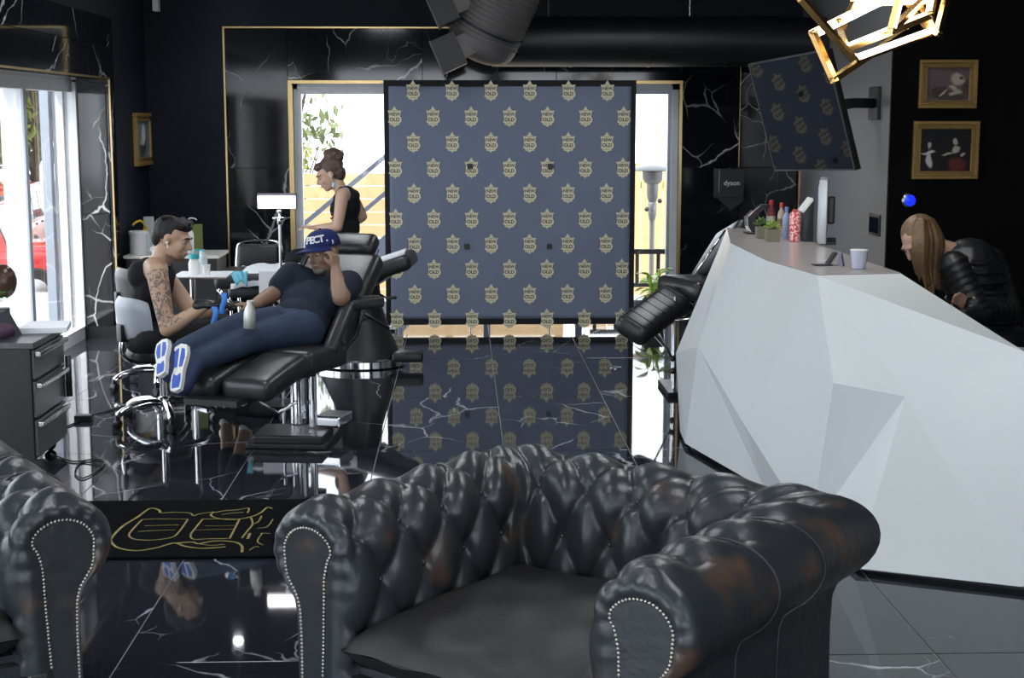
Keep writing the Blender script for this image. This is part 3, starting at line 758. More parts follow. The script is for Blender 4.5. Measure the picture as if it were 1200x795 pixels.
for t in tris:
    t = t.split()
    if len(t) == 4: mb.f += [tuple(names.index(k) for k in t[:3]), tuple(names.index(k) for k in (t[0], t[2], t[3]))]
    else: mb.f.append(tuple(names.index(k) for k in t))
o = mb.build('faceted_front', DESKW, desk)
sd = o.modifiers.new('thickness', 'SOLIDIFY'); sd.thickness = 0.02; sd.offset = -1
TOPM = marble('pale_counter_stone', (0.42, 0.38, 0.36), (0.55, 0.52, 0.5), 0.22, 0.4, 0.8)
top = [P(*k, Z=ZT) for k in ((852, 268), (856, 285), (899, 306), (958, 323), (1056, 321), (1016, 308), (950, 283), (882, 268.5))]
MB().prism([(p.x, p.y) for p in top], ZT - 0.035, ZT + 0.004).build('counter_top', TOPM, desk)
# staff side: back panel, lower work top, plinth
bk = [top[7], top[6], top[5], top[4]]
bp = MB()
for a, b in zip(bk, bk[1:]):
    bp.bar((a.x - 0.02, a.y, ZT / 2 + 0.02), (b.x - 0.02, b.y, ZT / 2 + 0.02), 0.02, ZT - 0.1)
bp.build('back_panel', DESKW, desk)
wt = [(1.84, 6.3), (1.84, 7.9), (2.05, 7.9), (2.35, 6.6), (3.3, 5.95), (3.3, 5.33), (2.12, 5.68)]
MB().prism(wt, 0.70, 0.74).build('work_top', TOPM, desk)
pl = [pts[k] for k in ('o', 'm', 'k2', 'p', 'q', 'q2')]
poly = [(p.x + 0.05, p.y + 0.03) for p in pl] + [(3.3, 5.4), (2.2, 5.7), (1.75, 6.4), (1.7, 7.4), (1.5, 8.2)]
MB().prism(poly, 0.0, 0.04).build('plinth', BLACK_METAL, desk)

# ================================================================== BACKDROP
yb = P(600, 388, Z=0.0).y
x0, x1 = P(451, 240, Y=yb).x, P(744, 240, Y=yb).x; zt = P(600, 94, Y=yb).z
BW, BX = x1 - x0, (x0 + x1) / 2
bd = empty('photo_backdrop', (BX, yb, 0), label='square slate blue fabric photo backdrop repeating a gold crest', cat='backdrop')
CLOTH = mat('slate_blue_fabric', (0.165, 0.195, 0.28), 0.85, vary=0.06, scale=3, bump=0.15, bscale=400, sheen=0.2)
CLOTHB = mat('black_fabric_hem', (0.010, 0.011, 0.015), 0.9, vary=0.3)
nx, nz = 60, 60; mb = MB(); z0 = 0.055
def bdy(u, z):      # fabric tension over the pop-up frame: slight hollows between the nodes and soft folds
    a = (u + BW / 2) / BW; b = z / zt
    return -0.012 * abs(math.sin(3 * PI * a)) ** 0.5 * abs(math.sin(3 * PI * b)) ** 0.5 + 0.003 * math.sin(7 * a + 5 * b)
for i in range(nx + 1):
    for j in range(nz + 1):
        u = -BW / 2 + 0.042 + (BW - 0.084) * i / nx; z = z0 + 0.05 + (zt - z0 - 0.10) * j / nz
        mb.v.append((BX + u, yb + bdy(u, z), z))
for i in range(nx):
    for j in range(nz):
        k = i * (nz + 1) + j; mb.f.append((k, k + nz + 1, k + nz + 2, k + 1))
o = mb.build('fabric', CLOTH, bd, True)
sd = o.modifiers.new('thickness', 'SOLIDIFY'); sd.thickness = 0.004; sd.offset = 1
hem = MB(); e = 0.045
for lo, hi in (((-BW / 2, z0), (-BW / 2 + e, zt)), ((BW / 2 - e, z0), (BW / 2, zt)), ((-BW / 2 + e, zt - 0.055), (BW / 2 - e, zt)), ((-BW / 2 + e, z0), (BW / 2 - e, z0 + 0.055))):
    hem.box((BX + lo[0], yb - 0.006, lo[1]), (BX + hi[0], yb + 0.02, hi[1]), 0.004, seg=1)
hem.build('hem', CLOTHB, bd)
fr = MB()
for a in (0.02, 0.34, 0.66, 0.98):
    x = BX - BW / 2 + BW * a; fr.cyl((x, yb + 0.08, 0.0), (x, yb + 0.08, zt - 0.02), 0.008, n=8)
for b in (0.05, 0.35, 0.66, 0.97):
    fr.cyl((BX - BW / 2 + 0.03, yb + 0.08, zt * b), (BX + BW / 2 - 0.03, yb + 0.08, zt * b), 0.006, n=8)
    for a in (0.02, 0.34, 0.66, 0.98): fr.cyl((BX - BW / 2 + BW * a, yb + 0.0, zt * b), (BX - BW / 2 + BW * a, yb + 0.08, zt * b), 0.006, n=6)
fr.build('pop_up_frame', STEEL, bd)
for a in (0.02, 0.98): MB().box((BX - BW / 2 + BW * a - 0.03, yb - 0.01, 0), (BX - BW / 2 + BW * a + 0.03, yb + 0.2, 0.02), 0.004).build('foot', BLACK_PLASTIC, bd)
# crest, in pixels of the photograph about its centre
CR = [(0, 12.2), (2.8, 7.6), (5.0, 6.6), (6.2, 7.2), (8.4, 6.8), (7.2, 5.2), (7.0, 3.0), (6.2, 0.6), (7.8, -1.6), (8.2, -4.2), (7.0, -6.6), (5.4, -7.6), (5.2, -9.8), (3.4, -9.6), (1.0, -10.6), (0, -12.3),
      (-1.0, -10.6), (-3.4, -9.6), (-5.2, -9.6), (-5.2, -7.6), (-7.8, -6.2), (-6.4, -4.6), (-6.2, -2.0), (-6.6, 0.4), (-6.0, 2.6), (-7.0, 4.8), (-7.8, 7.4), (-5.6, 6.8), (-2.8, 7.6)]
px = BW / 293.0
crest_me = None
CGOLD = mat('printed_gold_ink', (0.70, 0.66, 0.46), 0.8, vary=0.15, scale=40)
CDARK = mat('printed_dark_ink', (0.05, 0.05, 0.07), 0.8)
def crest(parent, loc, rot=(PI / 2, 0, 0), sc=1.0, mats=(CGOLD, CDARK)):
    global crest_me
    if crest_me is None:
        a = MB().prism([(x * px, y * px) for x, y in CR], 0, 0.0012)
        n0 = len(a.f)
        t = text_mb('NEW', 5.0 * px, Matrix.Translation((0.2 * px, 2.7 * px, 0.0012)), 0.0004, 0.0010); a.add(t.v, t.f)
        t = text_mb('OLD', 5.6 * px, Matrix.Translation((0.2 * px, -3.5 * px, 0.0012)), 0.0004, 0.0012); a.add(t.v, t.f)
        t = MB().box((-4.2 * px, -8.3 * px, 0.0011), (4.2 * px, -8.0 * px, 0.0016)).box((-2.6 * px, 6.3 * px, 0.0011), (2.8 * px, 6.7 * px, 0.0016)); a.add(t.v, t.f)
        o = a.build('crest', mats[0], None); o.data.materials.append(mats[1])
        for p in o.data.polygons: p.material_index = 1 if p.index >= n0 else 0
        crest_me = o.data
    else:
        o = bpy.data.objects.new('crest', crest_me); col.objects.link(o)
    o.parent = parent; o.location = loc; o.rotation_euler = rot; o.scale = (sc, sc, sc)
    return o
for r in range(10):
    cols = [485 + 45 * k for k in range(6)] if r % 2 == 0 else [463.5 + 44.3 * k for k in range(7)]
    for cxp in cols:
        u = (cxp - 597.5) * px; z = zt - (106.3 + 29.65 * r - 94) / 294.0 * zt
        crest(bd, (u, -0.0075 + min(0, bdy(u, z)) - 0.001, z))
for cx_, cy_ in ((547, 289), (644, 289), (551, 195), (645, 195)):
    p = P(cx_, cy_, Y=yb - 0.02); MB().box((p.x - 0.022, yb - 0.02, p.z - 0.022), (p.x + 0.022, yb - 0.006, p.z + 0.022), 0.004).build('clip', BLACK_PLASTIC, bd)
# ================================================================== FURNITURE OF THE TATTOO FLOOR
def cushion(mb, c, ax, ay, az, sx, sy, sz, r=0.03, crown=0.0):
    """soft pad: centre c, unit axes ax ay az, sizes"""
    b = bmesh.new(); bmesh.ops.create_cube(b, size=1.0)
    for v in b.verts: v.co = V((v.co.x * sx, v.co.y * sy, v.co.z * sz))
    bmesh.ops.bevel(b, geom=b.edges[:], offset=min(r, sx * .49, sy * .49, sz * .49), segments=4, profile=0.5, affect='EDGES')
    if crown:
        bmesh.ops.subdivide_edges(b, edges=[e for e in b.edges if e.calc_length() > 0.1], cuts=4, use_grid_fill=True)
        for v in b.verts:
            if v.co.z > 0: v.co.z += crown * max(0, 1 - (2 * v.co.x / sx) ** 2) * max(0, 1 - (2 * v.co.y / sy) ** 2)
    M = Matrix((V(ax).normalized(), V(ay).normalized(), V(az).normalized())).transposed().to_4x4(); M.translation = V(c)
    return mb.bm(b, M)
def pad(name, p0, p1, w, th, m, parent, side, r=0.03, crown=0.008, quilt=0):
    """upholstered slab from p0 to p1 (centre line of its top), width w along side"""
    p0, p1, side = V(p0), V(p1), V(side).normalized(); d = (p1 - p0); L = d.length; x = d.normalized()
    side = (side - x * side.dot(x)).normalized(); n = side.cross(x)
    if n.z < 0: n = -n; 
    y = n.cross(x)
    mb = MB(); cushion(mb, (p0 + p1) / 2 - n * th / 2, x, y, n, L, w, th, r, crown)
    return mb.build(name, m, parent, True)
A30 = 40
# ---------------- client's chair
DIR = V((0.34, 0.94, 0)).normalized(); SID = V((0.94, -0.34, 0)).normalized()   # feet -> head, towards the right hand side in view
def C(t, s, z): q = V((-1.02, 8.15, 0)) + DIR * t + SID * s; return V((q.x, q.y, z))
tc = empty('tattoo_chair', C(0, 0, 0), label='black vinyl reclining tattoo chair under the man in the cap', cat='chair', group='tattoo chairs')
for s in (-0.155, 0.155):
    pad('leg_pad', C(-0.68, s, 0.44), C(-0.20, s, 0.52), 0.285, 0.12, VINYL, tc, SID, 0.045)
pad('seat_pad', C(-0.20, 0, 0.52), C(0.30, 0, 0.50), 0.60, 0.13, VINYL, tc, SID, 0.045)
bk0, bk1 = C(0.30, 0.00, 0.50), C(0.88, 0.0, 0.97)
pad('back_pad', bk0, bk1, 0.52, 0.12, VINYL, tc, SID, 0.05)
pad('head_pad', bk1 + (bk1 - bk0).normalized() * 0.01, bk1 + (bk1 - bk0).normalized() * 0.17, 0.36, 0.10, VINYL, tc, SID, 0.04)
pi_ = MB()
for s in (-0.13, 0.17): 
    a = C(0.86, s + 0.02, 1.0); pi_.tube([a, a + V((0, 0, 0.0)) + SID * 0.02], 0.004, 6)
def seam(mb, a, b, r=0.004): mb.tube([a, a.lerp(b, 0.5), b], r, 6)
nb = (bk1 - bk0).normalized().cross(SID); nb = nb if nb.z > 0 else -nb
for s in (-0.20, 0.24):
    seam(pi_, bk0 + SID * s + nb * 0.008, bk1 + SID * s + nb * 0.008)
pi_.build('piping', VINYL, tc, True)
fr = MB()
fr.bar(C(-0.75, 0, 0.33), C(0.28, 0, 0.36), 0.30, 0.03); fr.bar(C(0.24, 0, 0.36), C(0.85, 0.04, 0.80), 0.28, 0.03)
fr.build('under_frame', BLACK_METAL, tc)
MB().cyl(C(0.05, 0.10, 0.08), C(0.05, 0.10, 0.36), 0.045).build('lift_column', CHROME, tc, True, angle=A30)
MB().cyl(C(-0.02, 0.22, 0.08), C(-0.02, 0.22, 0.36), 0.022).build('guide_rod', CHROME, tc, True, angle=A30)
bs = MB(); bs.box((-0.24, -0.22, 0.0), (0.20, 0.22, 0.03), 0.008, Matrix.Translation(C(-0.05, 0.14, 0)) @ Matrix.Rotation(math.radians(-6), 4, 'Z'))
bs.box((-0.20, -0.225, 0.025), (0.18, 0.10, 0.075), 0.012, Matrix.Translation(C(-0.05, 0.14, 0)) @ Matrix.Rotation(math.radians(-6), 4, 'Z'))
bs.build('base', BLACK_METAL, tc)
MB().box((-0.07, -0.1, 0.08), (0.07, 0.1, 0.14), 0.01, Matrix.Translation(C(0.08, 0.30, 0)) @ Matrix.Rotation(-0.3, 4, 'Z')).build('motor_cover', CHROME, tc)
# arm rest: sloping side pad with a level arm pad on top
q0, q1, q2 = P(384, 416, Y=8.18), P(408, 358, Y=8.36), P(444, 352, Y=8.50)
ar = MB()
ar.bar(q0, q1, 0.085, 0.15, (0, 1, 0), 0.03, 3)
ar.build('side_pad', VINYL, tc, True)
ar = MB(); ar.bar(P(398, 358, Y=8.36), P(446, 353, Y=8.50), 0.13, 0.07, (0, 0, 1), 0.03, 3); ar.build('arm_pad', VINYL, tc, True)
MB().tube([P(420, 364, Y=8.6), P(456, 385, Y=8.72)], 0.010, 8).tube([P(424, 376, Y=8.62), P(434, 372, Y=8.66)], 0.006, 8).tube([P(428, 355, Y=8.6), P(416, 395, Y=8.5), C(0.2, 0.2, 0.38)], 0.014, 8).build('arm_bracket', BLACK_METAL, tc, True)
MB().tube([C(-0.5, 0.1, 0.32), C(-0.2, 0.1, 0.18), C(0.0, 0.1, 0.2)], 0.010, 8).tube([P(262, 478, Y=7.75), P(282, 462, Y=7.8)], 0.006, 8).build('linkage', CHROME, tc, True)
MB().tube([P(398, 428, Y=8.3), P(404, 405, Y=8.35)], 0.006, 8).build('adjuster_rod', CHROME, tc, True)

# ---------------- covered treatment bed behind
bd2 = empty('treatment_bed', (-0.73, 10.6, 0), label='black treatment bed with a raised head end and white sheet', cat='bed', group='tattoo chairs')
XA = V((1, 0, 0)); YA = V((0, 1, 0))
pad('bed_pad', (-1.72, 10.6, 0.69), (-0.78, 10.6, 0.69), 0.56, 0.11, VINYL, bd2, YA, 0.04)
pad('head_pad', (-0.78, 10.55, 0.69), (-0.36, 10.5, 0.83), 0.42, 0.11, VINYL, bd2, YA, 0.04)
SHEET = mat('white_cover_sheet', (0.78, 0.79, 0.83), 0.65, vary=0.04)
sh = MB(); n = 22
for i in range(n + 1):
    for j in range(9):
        x = -1.60 + 0.85 * i / n; y = 10.28 + 0.62 * j / 8
        z = 0.705 + 0.006 * math.sin(i * 1.7 + j) - (0.10 if j == 0 else 0) - 0.02 * (i < 2)
        sh.v.append((x, y if j else 10.30, z))
for i in range(n):
    for j in range(8): k = i * 9 + j; sh.f.append((k, k + 9, k + 10, k + 1))
so = sh.build('cover_sheet', SHEET, bd2, True); sd = so.modifiers.new('t', 'SOLIDIFY'); sd.thickness = 0.006
sh = MB(); q = [V((-0.76, 10.36, 0.71)), V((-0.40, 10.33, 0.832)), V((-0.40, 10.68, 0.832)), V((-0.76, 10.72, 0.71))]
sh.add([tuple(p) for p in q] + [tuple(p - V((0, 0, 0.012))) for p in q], [(0, 1, 2, 3), (7, 6, 5, 4), (0, 4, 5, 1), (1, 5, 6, 2), (2, 6, 7, 3), (3, 7, 4, 0)])
sh.build('head_sheet', SHEET, bd2)
sk = MB(); ring = [(0.30, 0.02), (0.27, 0.12), (0.20, 0.28), (0.15, 0.45), (0.14, 0.60)]
M4 = Matrix.Translation((-0.73, 10.6, 0)) @ Matrix.Diagonal((1.0, 0.8, 1, 1))
sk.lathe(ring, n=26, M=M4); sk.build('base_skirt', VINYL, bd2, True, angle=60)
MB().lathe([(0.30, 0.0), (0.32, 0.01), (0.32, 0.055), (0.30, 0.065)], n=28, M=M4).build('base_ring', CHROME, bd2, True, angle=40)
MB().box((-0.50, 10.38, 0.05), (-0.28, 10.56, 0.12), 0.02).build('foot_pedal', BLACK_PLASTIC, bd2, True)
MB().tube([P(445, 345, Y=10.4), P(452, 349, Y=10.3), P(464, 349, Y=10.25)], [0.008, 0.008, 0.012], 8).build('lever', BLACK_METAL, bd2, True)
MB().bar((-0.62, 10.55, 0.60), (-0.45, 10.52, 0.72), 0.3, 0.05).build('head_bracket', BLACK_METAL, bd2)
bl = MB(); n = 10
for i in range(n + 1):
    for j in range(6):
        u = i / n; x = -1.60 + 0.125 * u + 0.01 * j * (1 - u)
        drop = 0.02 * j * (0.6 + 0.9 * abs(u - 0.45))
        bl.v.append((x, 10.285 - 0.006 * j + 0.008 * math.sin(i * 1.9), 0.712 - drop))
for i in range(n):
    for j in range(5): k = i * 6 + j; bl.f.append((k, k + 6, k + 7, k + 1))
blo = bl.build('paper_towel', mat('turquoise_paper', (0.16, 0.52, 0.66), 0.7), None, True); sd = blo.modifiers.new('t', 'SOLIDIFY'); sd.thickness = 0.004; sd.offset = 1
tag(blo, 'turquoise paper towel hanging off the white bed sheet', 'towel')
hs = MB().box((-1.40, 10.272, 0.50), (-1.20, 10.282, 0.712), 0.002); hs.build('hanging_sheet', SHEET, bd2)

# ---------------- black visitor chair with chrome frame
vc = empty('visitor_chair', (-1.52, 11.3, 0), label='black padded visitor chair with chrome tube frame by the marble wall', cat='chair')
a, b = P(279, 286, Y=11.45), P(327, 313, Y=11.4)
MB().box((a.x, 11.40, b.z), (b.x, 11.46, a.z), 0.025, seg=3).build('backrest', VINYL, vc, True)
MB().box((a.x - 0.02, 10.98, 0.44), (b.x + 0.02, 11.42, 0.52), 0.03, seg=3).build('seat', VINYL, vc, True)
MB().tube(spline([(a.x - 0.015, 11.44, 0.40), (a.x - 0.015, 11.47, 0.7), (a.x + 0.03, 11.48, a.z + 0.012), (b.x - 0.03, 11.48, a.z + 0.012), (b.x + 0.015, 11.47, 0.7), (b.x + 0.015, 11.44, 0.40)]), 0.011, 8).build('back_frame', CHROME, vc, True)
for x in (a.x, b.x):
    for y in (11.02, 11.42): MB().cyl((x, y, 0), (x, y, 0.45), 0.011, n=8).build('leg', CHROME, vc, True)

# ---------------- lamp on a stand
lp = empty('led_work_lamp', (P(325, 240, Y=9.1).x, 9.1, 0), label='flat rectangular white led lamp on a slim chrome stand', cat='lamp')
a, b = P(302, 229, Y=9.1), P(347, 244, Y=9.1); xm = (a.x + b.x) / 2
MB().box((a.x - 0.004, 9.09, b.z - 0.004), (b.x + 0.004, 9.13, a.z + 0.012), 0.004).build('lamp_housing', mat('grey_lamp_housing', (0.10, 0.09, 0.12), 0.4), lp)
MB().box((a.x + 0.003, 9.080, b.z), (b.x - 0.003, 9.092, a.z - 0.004), 0.002).build('led_panel', mat('led_panel_white', (0.9, 0.9, 0.95), 0.4, emit=(1.0, 0.97, 1.0), estr=6.0), lp)
MB().cyl((xm + 0.012, 9.12, 0.02), (xm + 0.012, 9.12, b.z), 0.009, n=10).build('stand_pole', CHROME, lp, True, angle=A30)
MB().ell((xm + 0.012, 9.11, b.z - 0.02), 0.016).cyl((xm - 0.03, 9.11, b.z - 0.06), (xm + 0.05, 9.11, b.z - 0.06), 0.008, n=8).cyl((xm + 0.012, 9.11, b.z - 0.10), (xm + 0.012, 9.11, b.z - 0.05), 0.015, n=8).build('clamp', CHROME, lp, True)
MB().lathe([(0.15, 0), (0.15, 0.012), (0.02, 0.025)], (xm + 0.012, 9.12, 0)).build('base', BLACK_METAL, lp, True, angle=A30)

# ---------------- tray stand and its things
ty = 9.25; zt_ = P(238, 322, Y=ty).z
tr_ = empty('tray_stand', (P(226, 322, Y=ty).x, ty, 0), label='small glass topped instrument stand with a white paper cover', cat='stand')
a, b = P(206, 320, Y=ty), P(268, 320, Y=ty)
MB().box((a.x, ty - 0.17, zt_ - 0.012), (b.x, ty + 0.17, zt_), 0.004).build('tray', STEEL, tr_)
MB().box((a.x + 0.005, ty - 0.175, zt_), (b.x + 0.01, ty + 0.165, zt_ + 0.005), 0.001, seg=1).build('paper_cover', PAPER, tr_)
xp = P(226, 340, Y=ty).x; MB().cyl((xp, ty, 0.03), (xp, ty, zt_ - 0.01), 0.018, n=12).build('pole', CHROME, tr_, True, angle=A30)
for k in range(4):
    an = k * PI / 2 + 0.5; MB().bar((xp, ty, 0.04), (xp + 0.22 * math.cos(an), ty + 0.22 * math.sin(an), 0.025), 0.02, 0.025, bev=0.004).build('foot', CHROME, tr_)
def bottle(name, x, y, z, r, h, m, capm, label, cap_h=0.04, neck=0.4, nozzle=False, group=None, cat='bottle'):
    o = empty(name, (x, y, z), label=label, cat=cat, group=group)
    MB().lathe([(r * 0.9, 0), (r, 0.006), (r, h * 0.7), (r * 0.85, h * 0.82), (r * neck, h * 0.92), (r * neck, h)], (x, y, z), 18).build('body', m, o, True, angle=50)
    MB().lathe([(r * neck * 1.2, 0), (r * neck * 1.2, cap_h * 0.9), (r * neck * 0.8, cap_h)], (x, y, z + h * 0.97), 14).build('cap', capm, o, True, angle=50)
    if nozzle:
        MB().tube(spline([(x, y, z + h + cap_h * 0.9), (x + 0.01, y, z + h + cap_h + 0.02), (x + 0.05, y, z + h + cap_h + 0.018), (x + 0.07, y, z + h + cap_h + 0.004)]), 0.0045, 8).build('spout', capm, o, True)
    return o
TEAL = mat('teal_plastic', (0.05, 0.42, 0.45), 0.35)
p = P(228, 320, Y=ty - 0.03); bottle('squeeze_bottle', p.x, ty - 0.03, zt_ + 0.005, 0.036, 0.10, WHITE_PLASTIC, TEAL, 'white squeeze bottle with a teal spout on the instrument stand', 0.03, 0.75, True)
CLEAR = mat('clear_plastic', (0.62, 0.70, 0.74), 0.15, vary=0.08)
p = P(238, 319, Y=ty + 0.06); bottle('clear_bottle', p.x, ty + 0.06, zt_ + 0.005, 0.030, 0.13, CLEAR, CLEAR, 'clear plastic bottle behind the white cup on the stand', 0.02, 0.5)
p = P(242, 322, Y=ty - 0.1)
cu = MB().lathe([(0.020, 0), (0.026, 0.062), (0.028, 0.066), (0.025, 0.066), (0.019, 0.006)], (p.x, ty - 0.1, zt_ + 0.005), 16).build('paper_cup', WHITE_PLASTIC, None, True, angle=60); tag(cu, 'small white cup standing on the instrument stand', 'cup')

# ---------------- corner cabinet with supplies
zc = P(165, 301, Y=12.1).z
cb = empty('supply_cabinet', (-2.42, 12.45, 0), label='low dark cabinet with a pale top in the room corner', cat='cabinet')
MB().box((-2.74, 12.2, 0.0), (-2.0, 12.7, zc - 0.025), 0.004).build('body', BLACK_PLASTIC, cb)
MB().box((-2.75, 12.18, zc - 0.025), (-1.98, 12.72, zc), 0.003).build('top', mat('pale_laminate', (0.6, 0.58, 0.53), 0.4), cb)
for x in (-2.73, -2.36): MB().box((x, 12.18, 0.05), (x + 0.35, 12.2, zc - 0.04), 0.002).build('door', BLACK_METAL, cb)
cx = P(162, 287, Y=12.35).x
ct = empty('tub', (cx, 12.35, zc), label='white plastic tub on the corner cabinet', cat='container')
MB().lathe([(0.066, 0), (0.07, 0.01), (0.07, 0.16), (0.074, 0.165)], (cx, 12.35, zc), 22).build('body', WHITE_PLASTIC, ct, True, angle=40)
MB().lathe([(0.075, 0.16), (0.077, 0.165), (0.077, 0.185), (0.07, 0.19)], (cx, 12.35, zc), 22).build('lid', WHITE_PLASTIC, ct, True, angle=40)
YEL = mat('yellow_plastic', (0.7, 0.5, 0.02), 0.4)
p = P(171, 285, Y=12.5)
yb_ = empty('pump_bottle', (p.x, 12.5, zc), label='bottle with a bent yellow pump spout behind the white tub', cat='bottle')
MB().lathe([(0.035, 0), (0.035, 0.16), (0.015, 0.19)], (p.x, 12.5, zc), 14).build('body', CLEAR, yb_, True, angle=50)
MB().tube(spline([(p.x, 12.5, zc + 0.185), (p.x, 12.5, zc + 0.22), (p.x - 0.03, 12.47, zc + 0.265), (p.x - 0.07, 12.43, zc + 0.25), (p.x - 0.085, 12.42, zc + 0.23)]), 0.009, 8).lathe([(0.02, 0.18), (0.022, 0.20), (0.01, 0.21)], (p.x, 12.5, zc), 12).build('pump', YEL, yb_, True)
p = P(175, 300, Y=12.6); o = MB().box((p.x - 0.035, 12.57, zc), (p.x + 0.045, 12.62, P(175, 254, Y=12.6).z), 0.006).build('tall_carton', mat('grey_white_card', (0.55, 0.56, 0.6), 0.6)); tag(o, 'tall narrow pale carton behind the white tub', 'carton')
p = P(231, 300, Y=12.6); o = MB().box((p.x - 0.10, 12.60, zc), (p.x + 0.045, 12.64, P(231, 263, Y=12.6).z), 0.004).build('green_box', mat('olive_green_card', (0.12, 0.15, 0.03), 0.6)); tag(o, 'olive green box behind the seated artist on the corner cabinet', 'box')
p = P(222, 300, Y=12.4); bottle('spray_bottle', p.x, 12.4, zc, 0.04, 0.22, WHITE_PLASTIC, WHITE_PLASTIC, 'white spray bottle in front of the green box', 0.05, 0.4, True)
p = P(184, 298, Y=12.3); o = blob('cloth_bundle', MB().ell((p.x, 12.3, zc + 0.041), (0.06, 0.05, 0.04)).ell((p.x + 0.05, 12.29, zc + 0.034), (0.05, 0.05, 0.03)), PAPER, None, 0.01, 2); tag(o, 'crumpled white cloth lying beside the tub', 'cloth')

# ---------------- stools
GREYP = mat('grey_plastic_shell', (0.34, 0.37, 0.42), 0.35, vary=0.06)
def stool(loc, rz, label, back_m, seat_h=0.46, group='stools on castors', back=True, back_z=0.30):
    o = empty('rolling_stool', loc, rz, label, 'stool', group)
    def b(n, mb, m, p=o, s=True): return mb.build(n, m, p, s, world=False, angle=45)
    for k in range(5):
        a = 2 * PI * k / 5 + 0.3; ca, sa = math.cos(a), math.sin(a)
        lg = b('base_arm', MB().tube(spline([(0.02 * ca, 0.02 * sa, 0.125), (0.12 * ca, 0.12 * sa, 0.13), (0.24 * ca, 0.24 * sa, 0.105), (0.29 * ca, 0.29 * sa, 0.075)]), [0.022] * 12 + [0.02] * 7, 8), CHROME)
        b('castor', MB().lathe([(0.008, -0.02), (0.026, -0.018), (0.028, 0), (0.026, 0.018), (0.008, 0.02)], n=14, M=Matrix.Translation((0.29 * ca, 0.29 * sa, 0.028)) @ Matrix.Rotation(a + 0.6, 4, 'Z') @ Matrix.Rotation(PI / 2, 4, 'X')).box((0.29 * ca - 0.012, 0.29 * sa - 0.012, 0.03), (0.29 * ca + 0.012, 0.29 * sa + 0.012, 0.08)), BLACK_PLASTIC, lg)
    b('hub', MB().lathe([(0.03, 0.10), (0.034, 0.11), (0.034, 0.15), (0.02, 0.16)], n=16), CHROME)
    b('gas_lift', MB().cyl((0, 0, 0.14), (0, 0, seat_h - 0.07), 0.02), CHROME)
    b('seat', MB().lathe([(0.10, seat_h - 0.08), (0.19, seat_h - 0.07), (0.205, seat_h - 0.04), (0.195, seat_h - 0.01), (0.10, seat_h)], n=26), VINYL)
    if back:
        b('back_stem', MB().tube(spline([(0, 0.02, seat_h - 0.09), (0, 0.16, seat_h - 0.09), (0, 0.25, seat_h - 0.02), (0, 0.235, seat_h + back_z - 0.08)]), 0.013, 8), CHROME)
        m = MB(); n = 14
        for sgn in (0, 1):
            for i in range(n + 1):
                for j in range(9):
                    a = -1 + 2 * i / n; c = -1 + 2 * j / 8
                    x = a * 0.19 * (1 - 0.10 * abs(c) ** 4); z = seat_h + back_z + c * 0.135 * (1 - 0.18 * abs(a) ** 4)
                    y = 0.22 - 0.07 * a * a + 0.012 * c + sgn * 0.028 * (1 - max(abs(a), abs(c)) ** 6)
                    m.v.append((x, y, z))
        K = (n + 1) * 9
        for i in range(n):
            for j in range(8):
                k = i * 9 + j; m.f += [(k, k + 9, k + 10, k + 1), (K + k + 1, K + k + 10, K + k + 9, K + k)]
        bb = b('back_shell', m, back_m)
        b('back_bracket', MB().box((-0.03, 0.225, seat_h + back_z - 0.12), (0.03, 0.265, seat_h + back_z - 0.02), 0.008), BLACK_PLASTIC)
    return o
# the artist's stool: back shell to the left of him, turned slightly to the viewer
s0 = P(193, 496, Z=0.0)
stool((s0.x, s0.y, 0), math.radians(128), 'rolling stool with grey shell back and chrome star base under the artist', GREYP, 0.46, back_z=0.16)
s1 = P(205, 470, Z=0.0)
stool((P(190, 455, Z=0.0).x - 0.02, P(190, 455, Z=0.0).y, 0), math.radians(118), 'rolling stool with a black back behind the seated artist', VINYL, 0.47, back_z=0.20)
stool((-0.98, 11.45, 0), 0, 'low stool under the woman in the sleeveless black top', VINYL, 0.62, back=False)

# ---------------- black drawer chest
CH = mat('dark_grey_enamel', (0.010, 0.010, 0.012), 0.35, vary=0.12); CHT = mat('grey_drawer_front', (0.075, 0.076, 0.082), 0.32, 0.2, vary=0.12)
n0, n1, zt2 = 7.36, 7.93, P(37, 402, Y=7.36).z; xr = -2.135
ch = empty('drawer_chest', (-2.45, 7.65, 0), label='dark drawer chest on castors beside the shop window', cat='drawer chest')
MB().box((-2.74, n0, 0.06), (xr, n1, zt2 - 0.03), 0.006).build('body', CH, ch)
MB().box((-2.75, n0 - 0.01, zt2 - 0.03), (xr + 0.02, n1 + 0.01, zt2), 0.004).build('top', CHT, ch)
dz = [(0.08, 0.26), (0.275, 0.455), (0.47, zt2 - 0.04)]
for a, b in dz:
    d = MB().box((xr, n0 + 0.012, a), (xr + 0.016, n1 - 0.012, b), 0.003).build('drawer', CHT, ch)
    MB().box((xr + 0.014, n0 + 0.02, b - 0.035), (xr + 0.045, n1 - 0.02, b - 0.008), 0.006).build('handle', STEEL, d)
MB().cyl((xr + 0.03, n1 + 0.005, 0.28), (xr + 0.03, n1 + 0.005, 0.5), 0.018, n=10).build('side_handle', BLACK_PLASTIC, ch, True)
for x in (-2.68, -2.2):
    for y in (n0 + 0.06, n1 - 0.06): MB().lathe([(0.01, -0.015), (0.03, -0.013), (0.03, 0.013), (0.01, 0.015)], n=12, M=Matrix.Translation((x, y, 0.03)) @ Matrix.Rotation(PI / 2, 4, 'X')).box((x - 0.01, y - 0.01, 0.03), (x + 0.01, y + 0.01, 0.065)).build('castor', BLACK_PLASTIC, ch, True)
o = MB().prism([(-2.29, 7.66), (-2.04, 7.70), (-2.09, 7.98), (-2.31, 7.95)], zt2 + 0.001, zt2 + 0.028).build('paper_pad', PAPER); tag(o, 'thick white paper pad overhanging the drawer chest', 'paper')
